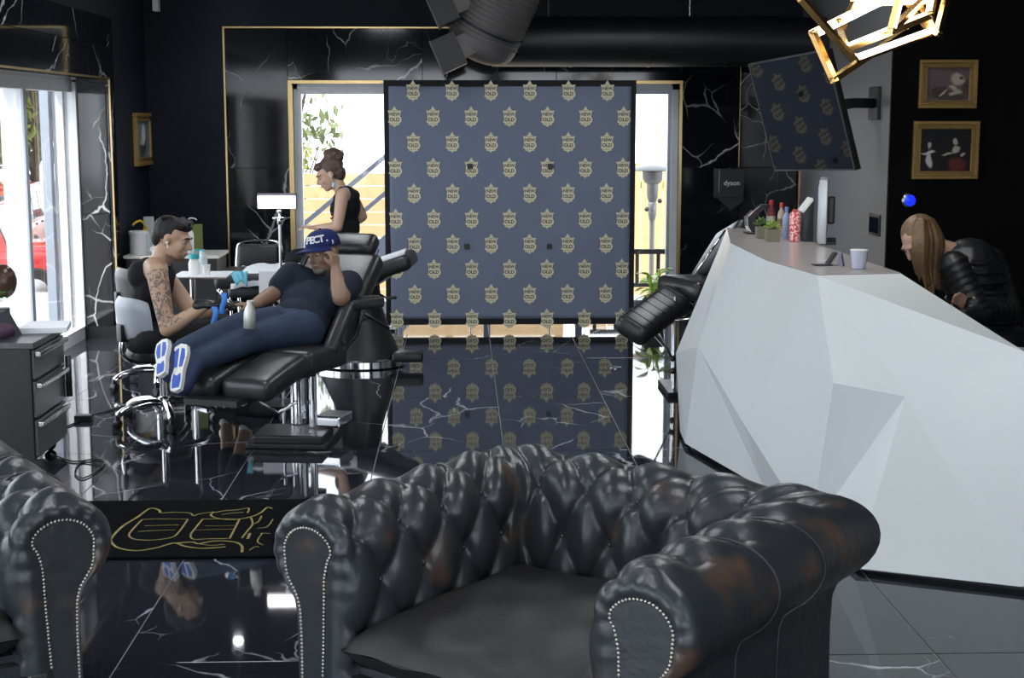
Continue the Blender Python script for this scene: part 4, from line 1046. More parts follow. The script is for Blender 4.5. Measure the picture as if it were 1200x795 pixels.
PURP = mat('dark_purple_cloth', (0.055, 0.02, 0.05), 0.7, vary=0.4, scale=20)
mb = MB(); rnd = random.Random(2)
for k in range(9): mb.ell((-2.60 + 0.30 * rnd.random(), 7.42 + 0.06 * rnd.random(), zt2 + 0.045), (0.07, 0.05, 0.03 + 0.02 * rnd.random()))
o = blob('folded_cloth', mb, PURP, None, 0.012, 3); tag(o, 'crumpled dark purple cloth on the drawer chest', 'cloth')
o = MB().add([(x * 0.55 - 1.00, (y - 7.60) * 0.5 + 7.58, z) for x, y, z in [(-2.50, 7.60, zt2), (-2.30, 7.60, zt2), (-2.40, 7.60, zt2 + 0.13), (-2.46, 7.60, zt2 + 0.12), (-2.50, 7.74, zt2), (-2.28, 7.74, zt2), (-2.40, 7.72, zt2 + 0.135), (-2.46, 7.72, zt2 + 0.125)]],
   [(3, 2, 1, 0), (4, 5, 6, 7), (0, 1, 5, 4), (1, 2, 6, 5), (2, 3, 7, 6), (3, 0, 4, 7)]).build('camera_pouch', mat('charcoal_fabric', (0.03, 0.032, 0.04), 0.8)); tag(o, 'slanted charcoal fabric pouch in front of the paper pad', 'pouch')
p = P(3, 330, Y=7.80); p.x = min(p.x, -2.38)
ln = empty('round_device', (p.x, 7.80, zt2), label='round dark brown device with small green lights on the drawer chest', cat='device')
MB().lathe([(0.055, 0), (0.06, 0.01), (0.045, 0.05), (0.03, 0.08), (0.03, 0.12)], (p.x, 7.80, zt2), 18).build('base', BLACK_PLASTIC, ln, True, angle=50)
MB().ell((p.x, 7.80, p.z), (0.075, 0.06, 0.09)).build('globe', mat('dark_brown_gloss', (0.06, 0.03, 0.022), 0.25), ln, True)
for dx in (-0.01, 0.025): MB().ell((p.x + dx, 7.735, p.z - 0.085), 0.010).build('indicator_light', mat('green_led', (0.1, 0.8, 0.2), 0.4, emit=(0.2, 1.0, 0.3), estr=2.5), ln, True)

# cables on the floor
CAB = mat('black_cable', (0.01, 0.01, 0.011), 0.5)
cd = empty('floor_cable', P(97, 492, Z=0.0), label='black power cable with an adapter block beside the drawer chest', cat='cable')
def fl(x, y, z=0.006): return P(x, y, Z=z)
MB().tube(spline([fl(66, 506), fl(78, 500), fl(90, 495), fl(104, 488), fl(125, 482), fl(146, 476), fl(165, 474)]), 0.005, 6).build('cord', CAB, cd, True)
q = fl(98, 492); MB().box((q.x - 0.05, q.y - 0.03, 0), (q.x + 0.05, q.y + 0.03, 0.035), 0.006).build('adapter', BLACK_PLASTIC, cd)
lc = MB().tube(spline([fl(60, 532), fl(85, 541), fl(115, 538), fl(122, 545), fl(100, 560), fl(88, 556), fl(95, 542), fl(118, 545)]), 0.004, 6).build('loose_cable', CAB, None, True); tag(lc, 'loose coil of thin black cable lying near the drawer chest', 'cable')

# ---------------- chair on the right, partly behind the desk
rc = empty('tattoo_chair', (1.75, 9.35, 0), label='black quilted vinyl tattoo chair with hanging leg pad behind the white desk', cat='chair', group='tattoo chairs')
a, b = P(736, 383, Y=9.15), P(797, 338, Y=9.45)
pad('leg_pad', a, b, 0.235, 0.13, VINYL, rc, (0.50, -0.70, -0.50), 0.05)
qb = MB(); dd = (b - a); sdv = V((0.50, -0.70, -0.50)); sdv = (sdv - dd.normalized() * sdv.dot(dd.normalized())).normalized(); nn = dd.normalized().cross(sdv); nn = nn if nn.z > 0 else -nn
for k in range(1, 8):
    q = a + dd * k / 8 + nn * 0.006; qb.tube([q - sdv * 0.10, q + sdv * 0.10], 0.0035, 6)
qb.build('quilt_seams', VINYL, rc, True)
s0, s1 = P(792, 326, Y=9.5), P(870, 326, Y=9.75)
pad('seat_pad', s0, s1, 0.46, 0.13, VINYL, rc, (0, 1, 0), 0.05)
pad('back_pad', P(818, 322, Y=9.75), P(855, 262, Y=9.9), 0.46, 0.11, VINYL, rc, (0, 1, 0), 0.04)
e0, e1 = P(814, 322, Y=9.58), P(850, 270, Y=9.66); MB().tube([e0, e1], 0.008, 8).build('edge_rail', CHROME, rc, True)
pp = P(789, 400, Y=9.4)
for x, y in ((pp.x, 9.35), (pp.x + 0.03, 9.62), (pp.x + 0.5, 9.35), (pp.x + 0.5, 9.62)): MB().cyl((x, y, 0.03), (x, y, s0.z - 0.10), 0.014, n=10).build('leg', CHROME, rc, True, angle=A30)
MB().box((pp.x - 0.05, 9.25, 0), (pp.x + 0.62, 9.75, 0.035), 0.008).build('base', BLACK_METAL, rc)
MB().tube([(pp.x - 0.12, 9.3, 0.48), (pp.x + 0.5, 9.5, 0.50)], 0.010, 8).tube([a.lerp(b, 0.5) - nn * 0.12, V((pp.x, 9.4, 0.22))], 0.008, 8).tube([a.lerp(b, 0.75) - nn * 0.12, V((pp.x, 9.4, 0.45))], 0.010, 8).build('linkage', CHROME, rc, True)
for z in (0.16, 0.24): MB().ell((pp.x - 0.01, 9.33, z), 0.02).build('knob', BLACK_PLASTIC, rc, True)

# ---------------- plant inside the glazed door
q = P(766, 380, Z=0.0); x, y = q.x, 12.75
x = P(766, 380, Y=12.75).x
pt = empty('potted_plant', (x, y, 0), label='leafy bright green plant in a grey pot by the glazed door', cat='plant')
MB().lathe([(0.07, 0), (0.075, 0.01), (0.10, 0.19), (0.105, 0.20), (0.09, 0.20), (0.085, 0.17)], (x, y, 0), 20).build('pot', mat('grey_pot', (0.16, 0.16, 0.17), 0.5), pt, True, angle=45)
PL = mat('fresh_green_leaf', (0.55, 0.85, 0.12), 0.45, vary=0.35)
stm = MB(); rnd = random.Random(5); LM = None
def leafmesh(w, l):
    m = MB(); n = 6
    for i in range(n + 1):
        t = i / n; ww = w * math.sin(PI * min(1, t * 0.96 + 0.04)) ** 0.8; z = -0.5 * l * t * t
        m.v += [(-ww / 2, l * t, z + 0.1 * w), (0, l * t, z), (ww / 2, l * t, z + 0.1 * w)]
    for i in range(n):
        k = i * 3; m.f += [(k, k + 1, k + 4, k + 3), (k + 1, k + 2, k + 5, k + 4)]
    return m
for k in range(34):
    a = rnd.uniform(0, 2 * PI); rr = rnd.uniform(0.0, 0.10); hz = rnd.uniform(0.22, 0.46)
    tip = V((x + rr * math.cos(a), y + rr * math.sin(a), hz)); stm.tube([(x, y, 0.15), tip], 0.004, 5)
    if LM is None:
        o = leafmesh(0.055, 0.13).build('leaf', PL, pt, True, world=False); LM = o.data
    else:
        o = bpy.data.objects.new('leaf', LM); col.objects.link(o); o.parent = pt
    o.location = tip - pt.location; o.rotation_euler = (rnd.uniform(-0.2, 0.7), rnd.uniform(-0.3, 0.3), a - PI / 2); s = rnd.uniform(0.7, 1.25); o.scale = (s, s, s)
stm.build('stems', PL, pt, True)
q = P(720, 431, Z=0.0); o = MB().lathe([(0.05, 0), (0.055, 0.002), (0.053, 0.005), (0.02, 0.006)], (q.x, q.y, 0), 24).build('floor_outlet_cover', STEEL, None, True, angle=40); tag(o, 'small round steel cover plate on the floor in front of the backdrop', 'cover')
# ================================================================== WALLS: SCREEN, PICTURES, SWITCHES, DUCTS
TL, TR, BR = P(877, 75, Y=10.75), P(968, 58, Y=9.5), P(1002, 200, Y=9.5)
ex = (TR - TL); ez = (TR - BR); tw_, th_ = ex.length, ez.length; ex.normalize(); nn = ex.cross(ez).normalized(); ez2 = nn.cross(ex).normalized()
cT = TL + (TR - TL) / 2 - ez / 2
ez.normalize()
if nn.y > 0: nn = -nn
MT = Matrix((ex, ez, ex.cross(ez).normalized())).transposed().to_4x4(); MT.translation = cT
sg = 1 if ex.cross(ez).dot(nn) > 0 else -1
tv = empty('television', cT, label='large black flat television tilted on a wall arm above the counter', cat='television')
def tb(lo, hi, bev=0.003):
    lo, hi = list(lo), list(hi); a, b = sorted((lo[2] * sg, hi[2] * sg)); return MB().box((lo[0], lo[1], a), (hi[0], hi[1], b), bev, MT)
tb((-tw_ / 2, -th_ / 2, -0.045), (tw_ / 2, th_ / 2, -0.004), 0.004).build('housing', BLACK_PLASTIC, tv)
tb((-tw_ / 2 + 0.008, -th_ / 2 + 0.01, -0.006), (tw_ / 2 - 0.008, th_ / 2 - 0.01, 0.0), 0.001).build('screen', mat('glossy_black_screen', (0.006, 0.007, 0.010), 0.03, ior=1.5), tv)
bez = MB()
for lo, hi in (((-tw_ / 2, th_ / 2 - 0.01), (tw_ / 2, th_ / 2)), ((-tw_ / 2, -th_ / 2), (tw_ / 2, -th_ / 2 + 0.01)), ((-tw_ / 2, -th_ / 2), (-tw_ / 2 + 0.008, th_ / 2)), ((tw_ / 2 - 0.008, -th_ / 2), (tw_ / 2, th_ / 2))):
    t = tb((lo[0], lo[1], -0.006), (hi[0], hi[1], 0.003), 0.001); bez.add(t.v, t.f)
bez.build('bezel', mat('dark_grey_bezel', (0.06, 0.065, 0.075), 0.35), tv)
wallp = V((XP - 0.03, 10.95, 1.86)); back = cT - nn * 0.05
am = MB(); am.bar(back, back - nn * 0.12, 0.25, 0.25, (0, 0, 1), 0.01); am.bar(back - nn * 0.12, V((XP - 0.25, 10.7, 1.86)), 0.05, 0.07); am.bar(V((XP - 0.25, 10.7, 1.86)), wallp, 0.05, 0.07)
am.box((XP - 0.028, 10.83, 1.74), (XP - 0.001, 11.07, 1.98), 0.004); am.build('wall_arm', BLACK_METAL, tv)

def picture(name, corner, ux, uz, w, h, label, canvas_m, blobs, depth=0.035, fw=0.055):
    """gilt framed picture: lower left corner, unit axes"""
    corner, ux, uz = V(corner), V(ux), V(uz); n = uz.cross(ux)
    M = Matrix((ux, uz, ux.cross(uz))).transposed().to_4x4(); M.translation = corner
    o = empty(name, corner + ux * w / 2, label=label, cat='picture')
    f = MB()
    for a, b, d in ((0, fw * 0.45, depth), (fw * 0.45, fw * 0.8, depth * 0.65), (fw * 0.8, fw, depth * 0.85)):
        for lo, hi in (((a, a), (w - a, b)), ((a, h - b), (w - a, h - a)), ((a, b), (b, h - b)), ((w - b, b), (w - a, h - b))):
            f.box((lo[0], lo[1], 0), (hi[0], hi[1], d), 0.003, M, 1)
    f.build('gilt_frame', GOLD_FRAME, o)
    # soft painted forms, a flat print on the canvas
    m = canvas_m.copy(); nt = m.node_tree; N = nt.nodes; bs_ = N['Principled BSDF']; cur = bs_.inputs['Base Color'].links[0].from_socket
    tcn = N.new('ShaderNodeTexCoord'); wn_ = N.new('ShaderNodeTexNoise'); wn_.inputs['Scale'].default_value = 9; wn_.inputs['Detail'].default_value = 3
    nt.links.new(tcn.outputs['Object'], wn_.inputs['Vector'])
    wsc = N.new('ShaderNodeVectorMath'); wsc.operation = 'SCALE'; wsc.inputs['Scale'].default_value = 0.07; nt.links.new(wn_.outputs['Color'], wsc.inputs[0])
    wad = N.new('ShaderNodeVectorMath'); wad.operation = 'ADD'; nt.links.new(tcn.outputs['Object'], wad.inputs[0]); nt.links.new(wsc.outputs[0], wad.inputs[1])
    for bx, by, rx, ry, rot, mm in blobs:
        c0 = ux * (bx * w - w / 2) + uz * (by * h) + V((0.035, 0.035, 0.035))
        e1 = (ux * math.cos(rot) + uz * math.sin(rot)) / (rx * w); e2 = (uz * math.cos(rot) - ux * math.sin(rot)) / (ry * h)
        sb_ = N.new('ShaderNodeVectorMath'); sb_.operation = 'SUBTRACT'; sb_.inputs[1].default_value = c0; nt.links.new(wad.outputs[0], sb_.inputs[0])
        ds = []
        for e_ in (e1, e2):
            d_ = N.new('ShaderNodeVectorMath'); d_.operation = 'DOT_PRODUCT'; d_.inputs[1].default_value = e_; nt.links.new(sb_.outputs[0], d_.inputs[0])
            q_ = N.new('ShaderNodeMath'); q_.operation = 'MULTIPLY'; nt.links.new(d_.outputs['Value'], q_.inputs[0]); nt.links.new(d_.outputs['Value'], q_.inputs[1]); ds.append(q_)
        sm_ = N.new('ShaderNodeMath'); sm_.operation = 'ADD'; nt.links.new(ds[0].outputs[0], sm_.inputs[0]); nt.links.new(ds[1].outputs[0], sm_.inputs[1])
        mr = N.new('ShaderNodeMapRange'); mr.inputs[1].default_value = 0.45; mr.inputs[2].default_value = 1.35; mr.inputs[3].default_value = 1; mr.inputs[4].default_value = 0
        nt.links.new(sm_.outputs[0], mr.inputs[0])
        mx_ = N.new('ShaderNodeMix'); mx_.data_type = 'RGBA'; nt.links.new(mr.outputs[0], mx_.inputs[0]); nt.links.new(cur, mx_.inputs[6])
        mx_.inputs[7].default_value = [n for n in mm.node_tree.nodes if n.type == 'MIX'][0].inputs[7].default_value[:]; cur = mx_.outputs[2]
    nt.links.new(cur, bs_.inputs['Base Color'])
    cv = MB().box((fw * 0.8, fw * 0.8, 0.002), (w - fw * 0.8, h - fw * 0.8, 0.012), 0, M).build('canvas', m, o)
    return o
def paint(n, c): return mat('oil_' + n, c, 0.5, vary=0.4, scale=14)
yw = YP - 0.031
def wallpic(x0, y0, x1, y1):
    a, b = P(x0, y1, Y=yw - 0.03), P(x1, y0, Y=yw - 0.03); return a, b
a, b = wallpic(1077, 70, 1147, 127)
bone, mauve, brown, dark_, red_ = paint('bone', (0.40, 0.33, 0.27)), paint('mauve', (0.16, 0.11, 0.115)), paint('umber', (0.05, 0.035, 0.03)), paint('black', (0.008, 0.007, 0.008)), paint('crimson', (0.10, 0.015, 0.015))
pale = paint('linen', (0.5, 0.5, 0.52))
picture('framed_picture', (a.x, yw, a.z), (1, 0, 0), (0, 0, 1), b.x - a.x, b.z - a.z, 'small gilt framed still life on a mauve ground', mauve,
    [(0.5, 0.25, 0.34, 0.10, 0, brown), (0.34, 0.38, 0.14, 0.09, 0.5, brown), (0.82, 0.45, 0.07, 0.16, 0, brown), (0.66, 0.60, 0.115, 0.125, 0, bone), (0.60, 0.42, 0.12, 0.045, -0.3, bone), (0.64, 0.32, 0.13, 0.035, 0.25, bone), (0.42, 0.31, 0.09, 0.025, 0.7, bone), (0.73, 0.62, 0.03, 0.03, 0, brown)])
a, b = wallpic(1069, 142, 1149, 210)
picture('framed_picture', (a.x, yw, a.z), (1, 0, 0), (0, 0, 1), b.x - a.x, b.z - a.z, 'larger gilt framed dark figure painting hung below the still life', dark_,
    [(0.68, 0.26, 0.13, 0.12, 0, red_), (0.26, 0.33, 0.05, 0.16, 0.1, pale), (0.24, 0.47, 0.12, 0.022, 0.1, pale), (0.25, 0.57, 0.04, 0.05, 0, bone), (0.66, 0.64, 0.04, 0.065, 0, bone), (0.66, 0.51, 0.07, 0.05, 0.5, bone), (0.52, 0.45, 0.09, 0.025, 0.1, bone), (0.75, 0.42, 0.03, 0.035, 0, bone)])
a, b = P(160, 197, X=XL + 0.02), P(177, 136, X=XL + 0.02)
picture('framed_picture', (XL, a.y, P(160, 195, X=XL).z), (0, 1, 0), (0, 0, 1), b.y - a.y, 0.45, 'gilt framed picture on the black wall beside the shop window', paint('teal', (0.16, 0.22, 0.21)),
    [(0.5, 0.35, 0.2, 0.2, 0.3, brown), (0.55, 0.6, 0.12, 0.2, 0, pale), (0.45, 0.45, 0.1, 0.06, 0, bone)], fw=0.07)

c = P(1066, 235, Y=yw - 0.02)
bl = empty('blue_wall_light', (c.x, yw, c.z), label='small round glowing blue light on the dark wall', cat='light')
RX = Matrix.Translation((c.x, yw, c.z)) @ Matrix.Rotation(PI / 2, 4, 'X')
MB().lathe([(0.055, 0), (0.055, 0.02), (0.045, 0.028)], n=24, M=RX).build('rim', STEEL, bl, True, angle=40)
MB().lathe([(0.042, 0.02), (0.04, 0.034), (0.02, 0.042), (0.002, 0.044)], n=24, M=RX).build('lens', mat('blue_lens', (0.02, 0.05, 0.6), 0.2, emit=(0.01, 0.03, 1.0), estr=0.55), bl, True, angle=40)
a, b = P(1018, 272, X=XP - 0.01), P(1031, 250, X=XP - 0.01)
sw = empty('wall_switch', (XP, (a.y + b.y) / 2, b.z), label='black rectangular switch plate on the grey wall', cat='switch')
MB().box((XP - 0.012, min(a.y, b.y), 0.90), (XP, max(a.y, b.y), 1.06), 0.003).build('plate', BLACK_METAL, sw)
MB().box((XP - 0.016, min(a.y, b.y) + 0.02, 0.92), (XP - 0.01, max(a.y, b.y) - 0.02, 1.035), 0.002).build('screen', mat('navy_gloss', (0.004, 0.005, 0.02), 0.1), sw)
MB().box((XP - 0.016, min(a.y, b.y) + 0.01, 1.05), (XP - 0.004, max(a.y, b.y) - 0.01, 1.056)).build('edge_strip', STEEL, sw)
c = P(181, 6, Y=13.33); o = MB().box((c.x - 0.02, 13.33, c.z - 0.05), (c.x + 0.03, 13.43, c.z + 0.05), 0.006).build('motion_sensor', WHITE_PLASTIC); tag(o, 'small white motion sensor high in the wall corner', 'sensor')

# hand dryer on the marble
a, b = P(840, 247, Y=YB - 0.1), P(872, 198, Y=YB - 0.1); w = b.x - a.x; h = b.z - a.z
hd = empty('hand_dryer', ((a.x + b.x) / 2, YB, a.z), label='black wedge shaped hand dryer on the marble wall', cat='hand dryer')
poly = [(a.x, a.z + h * 0.30), (a.x, b.z), (b.x, b.z), (b.x, a.z + h * 0.22), (b.x - w * 0.45, a.z)]
MXZ = Matrix(((1, 0, 0, 0), (0, 0, -1, YB), (0, 1, 0, 0), (0, 0, 0, 1)))
DR = mat('satin_graphite', (0.03, 0.032, 0.037), 0.32, 0.3, vary=0.1)
MB().prism(poly, 0.0, 0.10, MXZ).build('body', DR, hd)
MB().box((a.x + 0.012, YB - 0.104, a.z + h * 0.42), (a.x + 0.018, YB - 0.098, b.z - 0.004)).build('side_strip', STEEL, hd)
MB().box((a.x + 0.02, YB - 0.12, a.z + h * 0.3), (b.x - 0.01, YB - 0.095, a.z + h * 0.36), 0.004).build('air_slot', BLACK_PLASTIC, hd)
t = text_mb('dyson', 0.062, Matrix.Translation((a.x + w * 0.55, YB - 0.101, a.z + h * 0.66)) @ Matrix.Rotation(PI / 2, 4, 'X'), 0.001, 0.0006); t.build('lettering', PAPER, hd)

# ducts
DUCT = mat('dark_taupe_duct', (0.13, 0.12, 0.12), 0.5, 0.2, vary=0.1, scale=3); DUCTB = mat('black_painted_duct', (0.010, 0.011, 0.014), 0.42, 0.2, vary=0.25, scale=4)
dc, dz_, dy = P(575, 45, Y=12.3), 2.40, 12.62
ld = empty('round_duct', (1.6, dy, dz_), label='long black horizontal round duct above the backdrop', cat='duct')
zc_ = P(760, 49, Y=dy).z; fx0_ = P(566, 45, Y=12.2).x + 0.08
MB().cyl((fx0_, dy, zc_), (XP + 0.02, dy, zc_), 0.205, n=40).build('pipe', DUCTB, ld, True, angle=40)
for x in (0.9, 1.55, 2.2): MB().cyl((x, dy, zc_), (x + 0.02, dy, zc_), 0.210, n=40).build('joint_band', DUCTB, ld, True, angle=40)
for x in (0.72, 1.9): MB().cyl((x, dy, zc_ + 0.19), (x, dy, ZC), 0.006, n=6).build('hanger', STEEL, ld)
p0_ = P(566, 46, Y=12.25); dirn = V((0.40, -0.22, 0.86)).normalized(); RD = 0.285
tend = (ZC - p0_.z) / dirn.z
fd = empty('spiral_duct', p0_, label='taupe corrugated spiral duct slanting from the ceiling down to the black duct', cat='duct')
pts_, rs_ = [], []
for k in range(7):                       # rounded lower end
    a_ = PI / 2 * k / 6; pts_.append(p0_ + dirn * (-0.02 - 0.16 * math.cos(a_))); rs_.append(max(0.03, RD * math.sin(a_)))
t_ = 0.0
while t_ < tend:
    for k, dr in ((0.0, 0.0), (0.022, 0.0), (0.027, 0.009), (0.033, 0.009)):
        pts_.append(p0_ + dirn * (t_ + k)); rs_.append(RD + dr)
    t_ += 0.038
MB().tube(pts_, rs_, 56).build('pipe', DUCT, fd, True, angle=25)
for t_ in (0.10, 0.62): MB().cyl(p0_ + dirn * t_, p0_ + dirn * (t_ + 0.02), RD + 0.014, n=56).build('joint_band', BLACK_METAL, fd, True, angle=40)
for i, (x, y, wd, hh) in enumerate(((526, 62, 0.20, 0.27), (520, 10, 0.18, 0.25))):
    c = P(x, y, Y=12.1); M = Matrix.Translation(c) @ Matrix.Rotation(math.radians(-24), 4, 'Y')
    rg = MB().box((-wd / 2, -0.12, -hh / 2), (wd / 2, 0.12, hh / 2), 0.004, M).build('air_register', BLACK_METAL, fd)
    MB().box((-wd / 2 - 0.012, -0.13, -hh / 2 - 0.004), (-wd / 2, 0.13, hh / 2 + 0.004), 0.002, M).build('register_flange', DUCT, rg)
    MB().box((wd / 2 - 0.01, -0.10, -0.09), (wd / 2 + 0.14, 0.10, 0.09), 0.004, M).build('takeoff', DUCT, rg)
# small ceiling spot in the far corner
sl = empty('ceiling_spotlight', (-2.02, 12.9, 2.9), label='small ceiling spotlight lighting the far wall corner', cat='light')
MB().cyl((-2.02, 12.9, 2.93), (-2.02, 12.9, ZC), 0.008, n=8).build('stem', BLACK_METAL, sl)
MB().lathe([(0.05, 0), (0.055, 0.005), (0.055, 0.10), (0.03, 0.13)], (-2.02, 12.9, 2.88)).build('can', BLACK_METAL, sl, True, angle=40)
MB().lathe([(0.042, 0), (0.042, 0.004)], (-2.02, 12.9, 2.876)).build('bulb', mat('spot_bulb', (1, 1, 1), 0.3, emit=(0.85, 0.92, 1.0), estr=40), sl)
spd = bpy.data.lights.new('spot_beam', 'SPOT'); spd.energy = 14; spd.spot_size = 1.9; spd.spot_blend = 0.8; spd.color = (0.8, 0.88, 1.0); spd.shadow_soft_size = 0.04
sp = bpy.data.objects.new('spot_beam', spd); col.objects.link(sp); sp.parent = sl; sp.location = (0, 0, -0.03)

# ================================================================== CHANDELIER
LED = mat('warm_white_led', (1, 1, 1), 0.4, emit=(1.0, 0.86, 0.74), estr=5.0)
BRS = mat('polished_brass', (0.80, 0.50, 0.18), 0.25, 1.0, vary=0.06)
cdl = empty('geometric_chandelier', P(1030, 20, Y=6.0), label='brass chandelier of tilted rectangular loops with white light strips', cat='chandelier')
def loop(pp, lit, w=0.024):
    pts_ = [P(x, y, Y=d) for x, y, d in pp]; n = len(pts_); cen = sum(pts_, V()) / n
    mb, lm = MB(), MB()
    for i in range(n):
        a, b = pts_[i], pts_[(i + 1) % n]; d = (b - a).normalized(); ax = (cen - (a + b) / 2); ax = (ax - d * ax.dot(d)).normalized()
        mb.bar(a - d * w * 0.5, b + d * w * 0.5, w, w, ax)
        if i in lit: lm.bar(a + d * w * 0.6 + ax * w * 0.2, b - d * w * 0.6 + ax * w * 0.2, w * 1.12, w * 1.0, ax)
    o = mb.build('brass_loop', BRS, cdl)
    if lm.v: lm.build('light_strip', LED, o)
loop([(938, -3, 5.75), (1001.5, 71, 5.72), (1092, 38, 6.15), (1030, -42, 6.2)], (1,))
loop([(953, 39, 6.05), (977, 93, 6.0), (1062, 36, 6.4), (1094, -14, 6.45), (1036, -2, 6.2)], (4,))
loop([(993, 57, 5.95), (1090, 18, 6.0), (1094, -2, 6.05), (1002, 2, 6.3), (985, 36, 6.25)], (0, 1, 2))
loop([(1044, 36, 5.85), (1054, -4, 5.85), (1090, -30, 6.1), (1086, -4, 6.1)], (0,))
loop([(1099, 38, 6.1), (1110, -6, 6.1), (1075, -50, 6.3), (1064, -20, 6.3)], ())
for x, y in ((983, 24), (1003, 66), (1062, 19)): MB().ell(P(x, y, Y=6.05), 0.012).build('joint_ball', BRS, cdl, True)
MB().cyl(P(1050, -20, Y=6.1), V((P(1050, -20, Y=6.1).x, 6.1, ZC)), 0.005, n=6).cyl((P(1050, -20, Y=6.1).x, 6.1, ZC - 0.03), (P(1050, -20, Y=6.1).x, 6.1, ZC), 0.07).build('cable_and_rose', BRS, cdl)

# ================================================================== THINGS ON THE COUNTER
ZK = ZT + 0.005
def on(x, y): return P(x, y, Z=ZK)
def hgt(p, ytop, x): return P(x, ytop, Y=p.y).z - ZK
q = on(884, 274)
pt_ = empty('payment_terminal', q, label='black and chrome card terminal at the far counter end', cat='terminal')
MB().box((q.x - 0.05, q.y - 0.03, ZK), (q.x + 0.09, q.y + 0.07, ZK + 0.008), 0.003).build('base_plate', BLACK_PLASTIC, pt_)
h = hgt(q, 240, 890)
prof_ = [(-0.01, 0), (-0.035, h * 0.25), (-0.04, h * 0.55), (0.0, h * 0.8), (0.04, h)]
for nm, mm, o0, o1 in (('stand', CHROME, -0.008, 0.0), ('body', BLACK_PLASTIC, 0.0, 0.045)):
    s_ = [(q.x + x + o0, q.y, ZK + z) for x, z in prof_]; e_ = [(q.x + x + o1, q.y, ZK + z) for x, z in prof_]
    n = len(s_); vs_ = s_ + e_ + [(x, y + 0.07, z) for x, y, z in s_ + e_]
    fs_ = []
    for i in range(n - 1): fs_ += [(i, i + 1, n + i + 1, n + i), (2 * n + i + 1, 2 * n + i, 3 * n + i, 3 * n + i + 1), (i + 1, i, 2 * n + i, 2 * n + i + 1), (n + i, n + i + 1, 3 * n + i + 1, 3 * n + i)]
    fs_ += [(0, n, 3 * n, 2 * n), (n - 1, 3 * n - 1, 4 * n - 1, 2 * n - 1)]
    MB().add(vs_, fs_).build(nm, mm, pt_)
WOODB = mat('weathered_planter', (0.20, 0.19, 0.13), 0.7, vary=0.25, scale=20)
SUC = mat('succulent_green', (0.24, 0.36, 0.06), 0.5, vary=0.3, scale=30)
for k, (x, y, lab, cm) in enumerate(((892, 279, 'small square planter with dark green succulent on the counter', mat('dark_succulent', (0.10, 0.17, 0.04), 0.5, vary=0.3)), (905, 283, 'small square planter with lime green succulent on the counter', SUC))):
    q = on(x, y); s = 0.030 if k == 0 else 0.036; hh = 0.062
    o = empty('succulent_planter', q, label=lab, cat='planter')
    MB().add([(q.x - s * .9, q.y - s * .9, ZK), (q.x + s * .9, q.y - s * .9, ZK), (q.x + s * .9, q.y + s * .9, ZK), (q.x - s * .9, q.y + s * .9, ZK), (q.x - s, q.y - s, ZK + hh), (q.x + s, q.y - s, ZK + hh), (q.x + s, q.y + s, ZK + hh), (q.x - s, q.y + s, ZK + hh)],
       [(3, 2, 1, 0), (4, 5, 6, 7), (0, 1, 5, 4), (1, 2, 6, 5), (2, 3, 7, 6), (3, 0, 4, 7)]).build('box', WOODB, o)
    rnd = random.Random(k); lm = None
    for i in range(22):
        a = 2.4 * i; r = 0.004 + 0.0012 * i; t = V((q.x + r * math.cos(a), q.y + r * math.sin(a), ZK + hh + 0.028 - 0.0012 * i))
        if lm is None:
            lo = MB().ell((0, 0.012, 0.004), (0.008, 0.016, 0.004), n=8, m=5).build('leaf', cm, o, True, world=False); lm = lo.data
        else:
            lo = bpy.data.objects.new('leaf', lm); col.objects.link(lo); lo.parent = o
        lo.location = t - V(q); lo.rotation_euler = (1.15 - 0.045 * i, 0, a - PI / 2)
REDC = mat('red_plastic', (0.6, 0.03, 0.03), 0.35)
def cbottle(x, y, ytop, r, bm, cm, label, band=None):
    q = on(x, y); h = hgt(q, ytop, x)
    o = bottle('drink_bottle', q.x, q.y, ZK, r, h * 0.86, bm, cm, label, h * 0.15, 0.42, group='bottles on the counter')
    if band: MB().lathe([(r + 0.001, h * 0.22), (r + 0.0015, h * 0.23), (r + 0.0015, h * 0.5), (r + 0.001, h * 0.51)], (q.x, q.y, ZK), 18).build('label_band', band, o, True, angle=40)
cbottle(903, 273, 234, 0.024, mat('dark_red_bottle', (0.22, 0.05, 0.045), 0.3), REDC, 'dark red bottle with red cap behind the planters', mat('pale_band', (0.55, 0.5, 0.46), 0.5))
cbottle(915, 276, 237, 0.021, mat('beige_bottle', (0.45, 0.38, 0.27), 0.4), REDC, 'beige bottle with red cap between its red and blue neighbours', mat('brown_band', (0.2, 0.1, 0.06), 0.5))
cbottle(921, 280, 242, 0.022, mat('blue_grey_bottle', (0.28, 0.33, 0.52), 0.3), mat('blue_cap', (0.15, 0.2, 0.45), 0.4), 'blue grey bottle beside the red patterned bottle')
q = on(931, 283); h = hgt(q, 246, 931)
o = empty('patterned_bottle', q, label='red and white patterned bottle beside the counter till', cat='bottle', group='bottles on the counter')
# red-and-white flecked wrap
m = mat('red_flecked_wrap', (0.62, 0.10, 0.09), 0.4, vary=0.15)
nt = m.node_tree; mxn = [n for n in nt.nodes if n.type == 'MIX'][0]; nz = [n for n in nt.nodes if n.type == 'TEX_NOISE'][0]
nz.inputs['Scale'].default_value = 75; mxn.inputs[6].default_value = (0.62, 0.03, 0.03, 1); mxn.inputs[7].default_value = (0.85, 0.62, 0.58, 1)
rp = nt.nodes.new('ShaderNodeValToRGB'); rp.color_ramp.elements[0].position = 0.46; rp.color_ramp.elements[1].position = 0.56
nt.links.new(nz.outputs['Fac'], rp.inputs[0]); nt.links.new(rp.outputs[0], mxn.inputs[0])
MB().lathe([(0.029, 0), (0.030, 0.004), (0.030, h * 0.78), (0.026, h * 0.88), (0.014, h * 0.94)], (q.x, q.y, ZK), 20).build('body', m, o, True, angle=50)
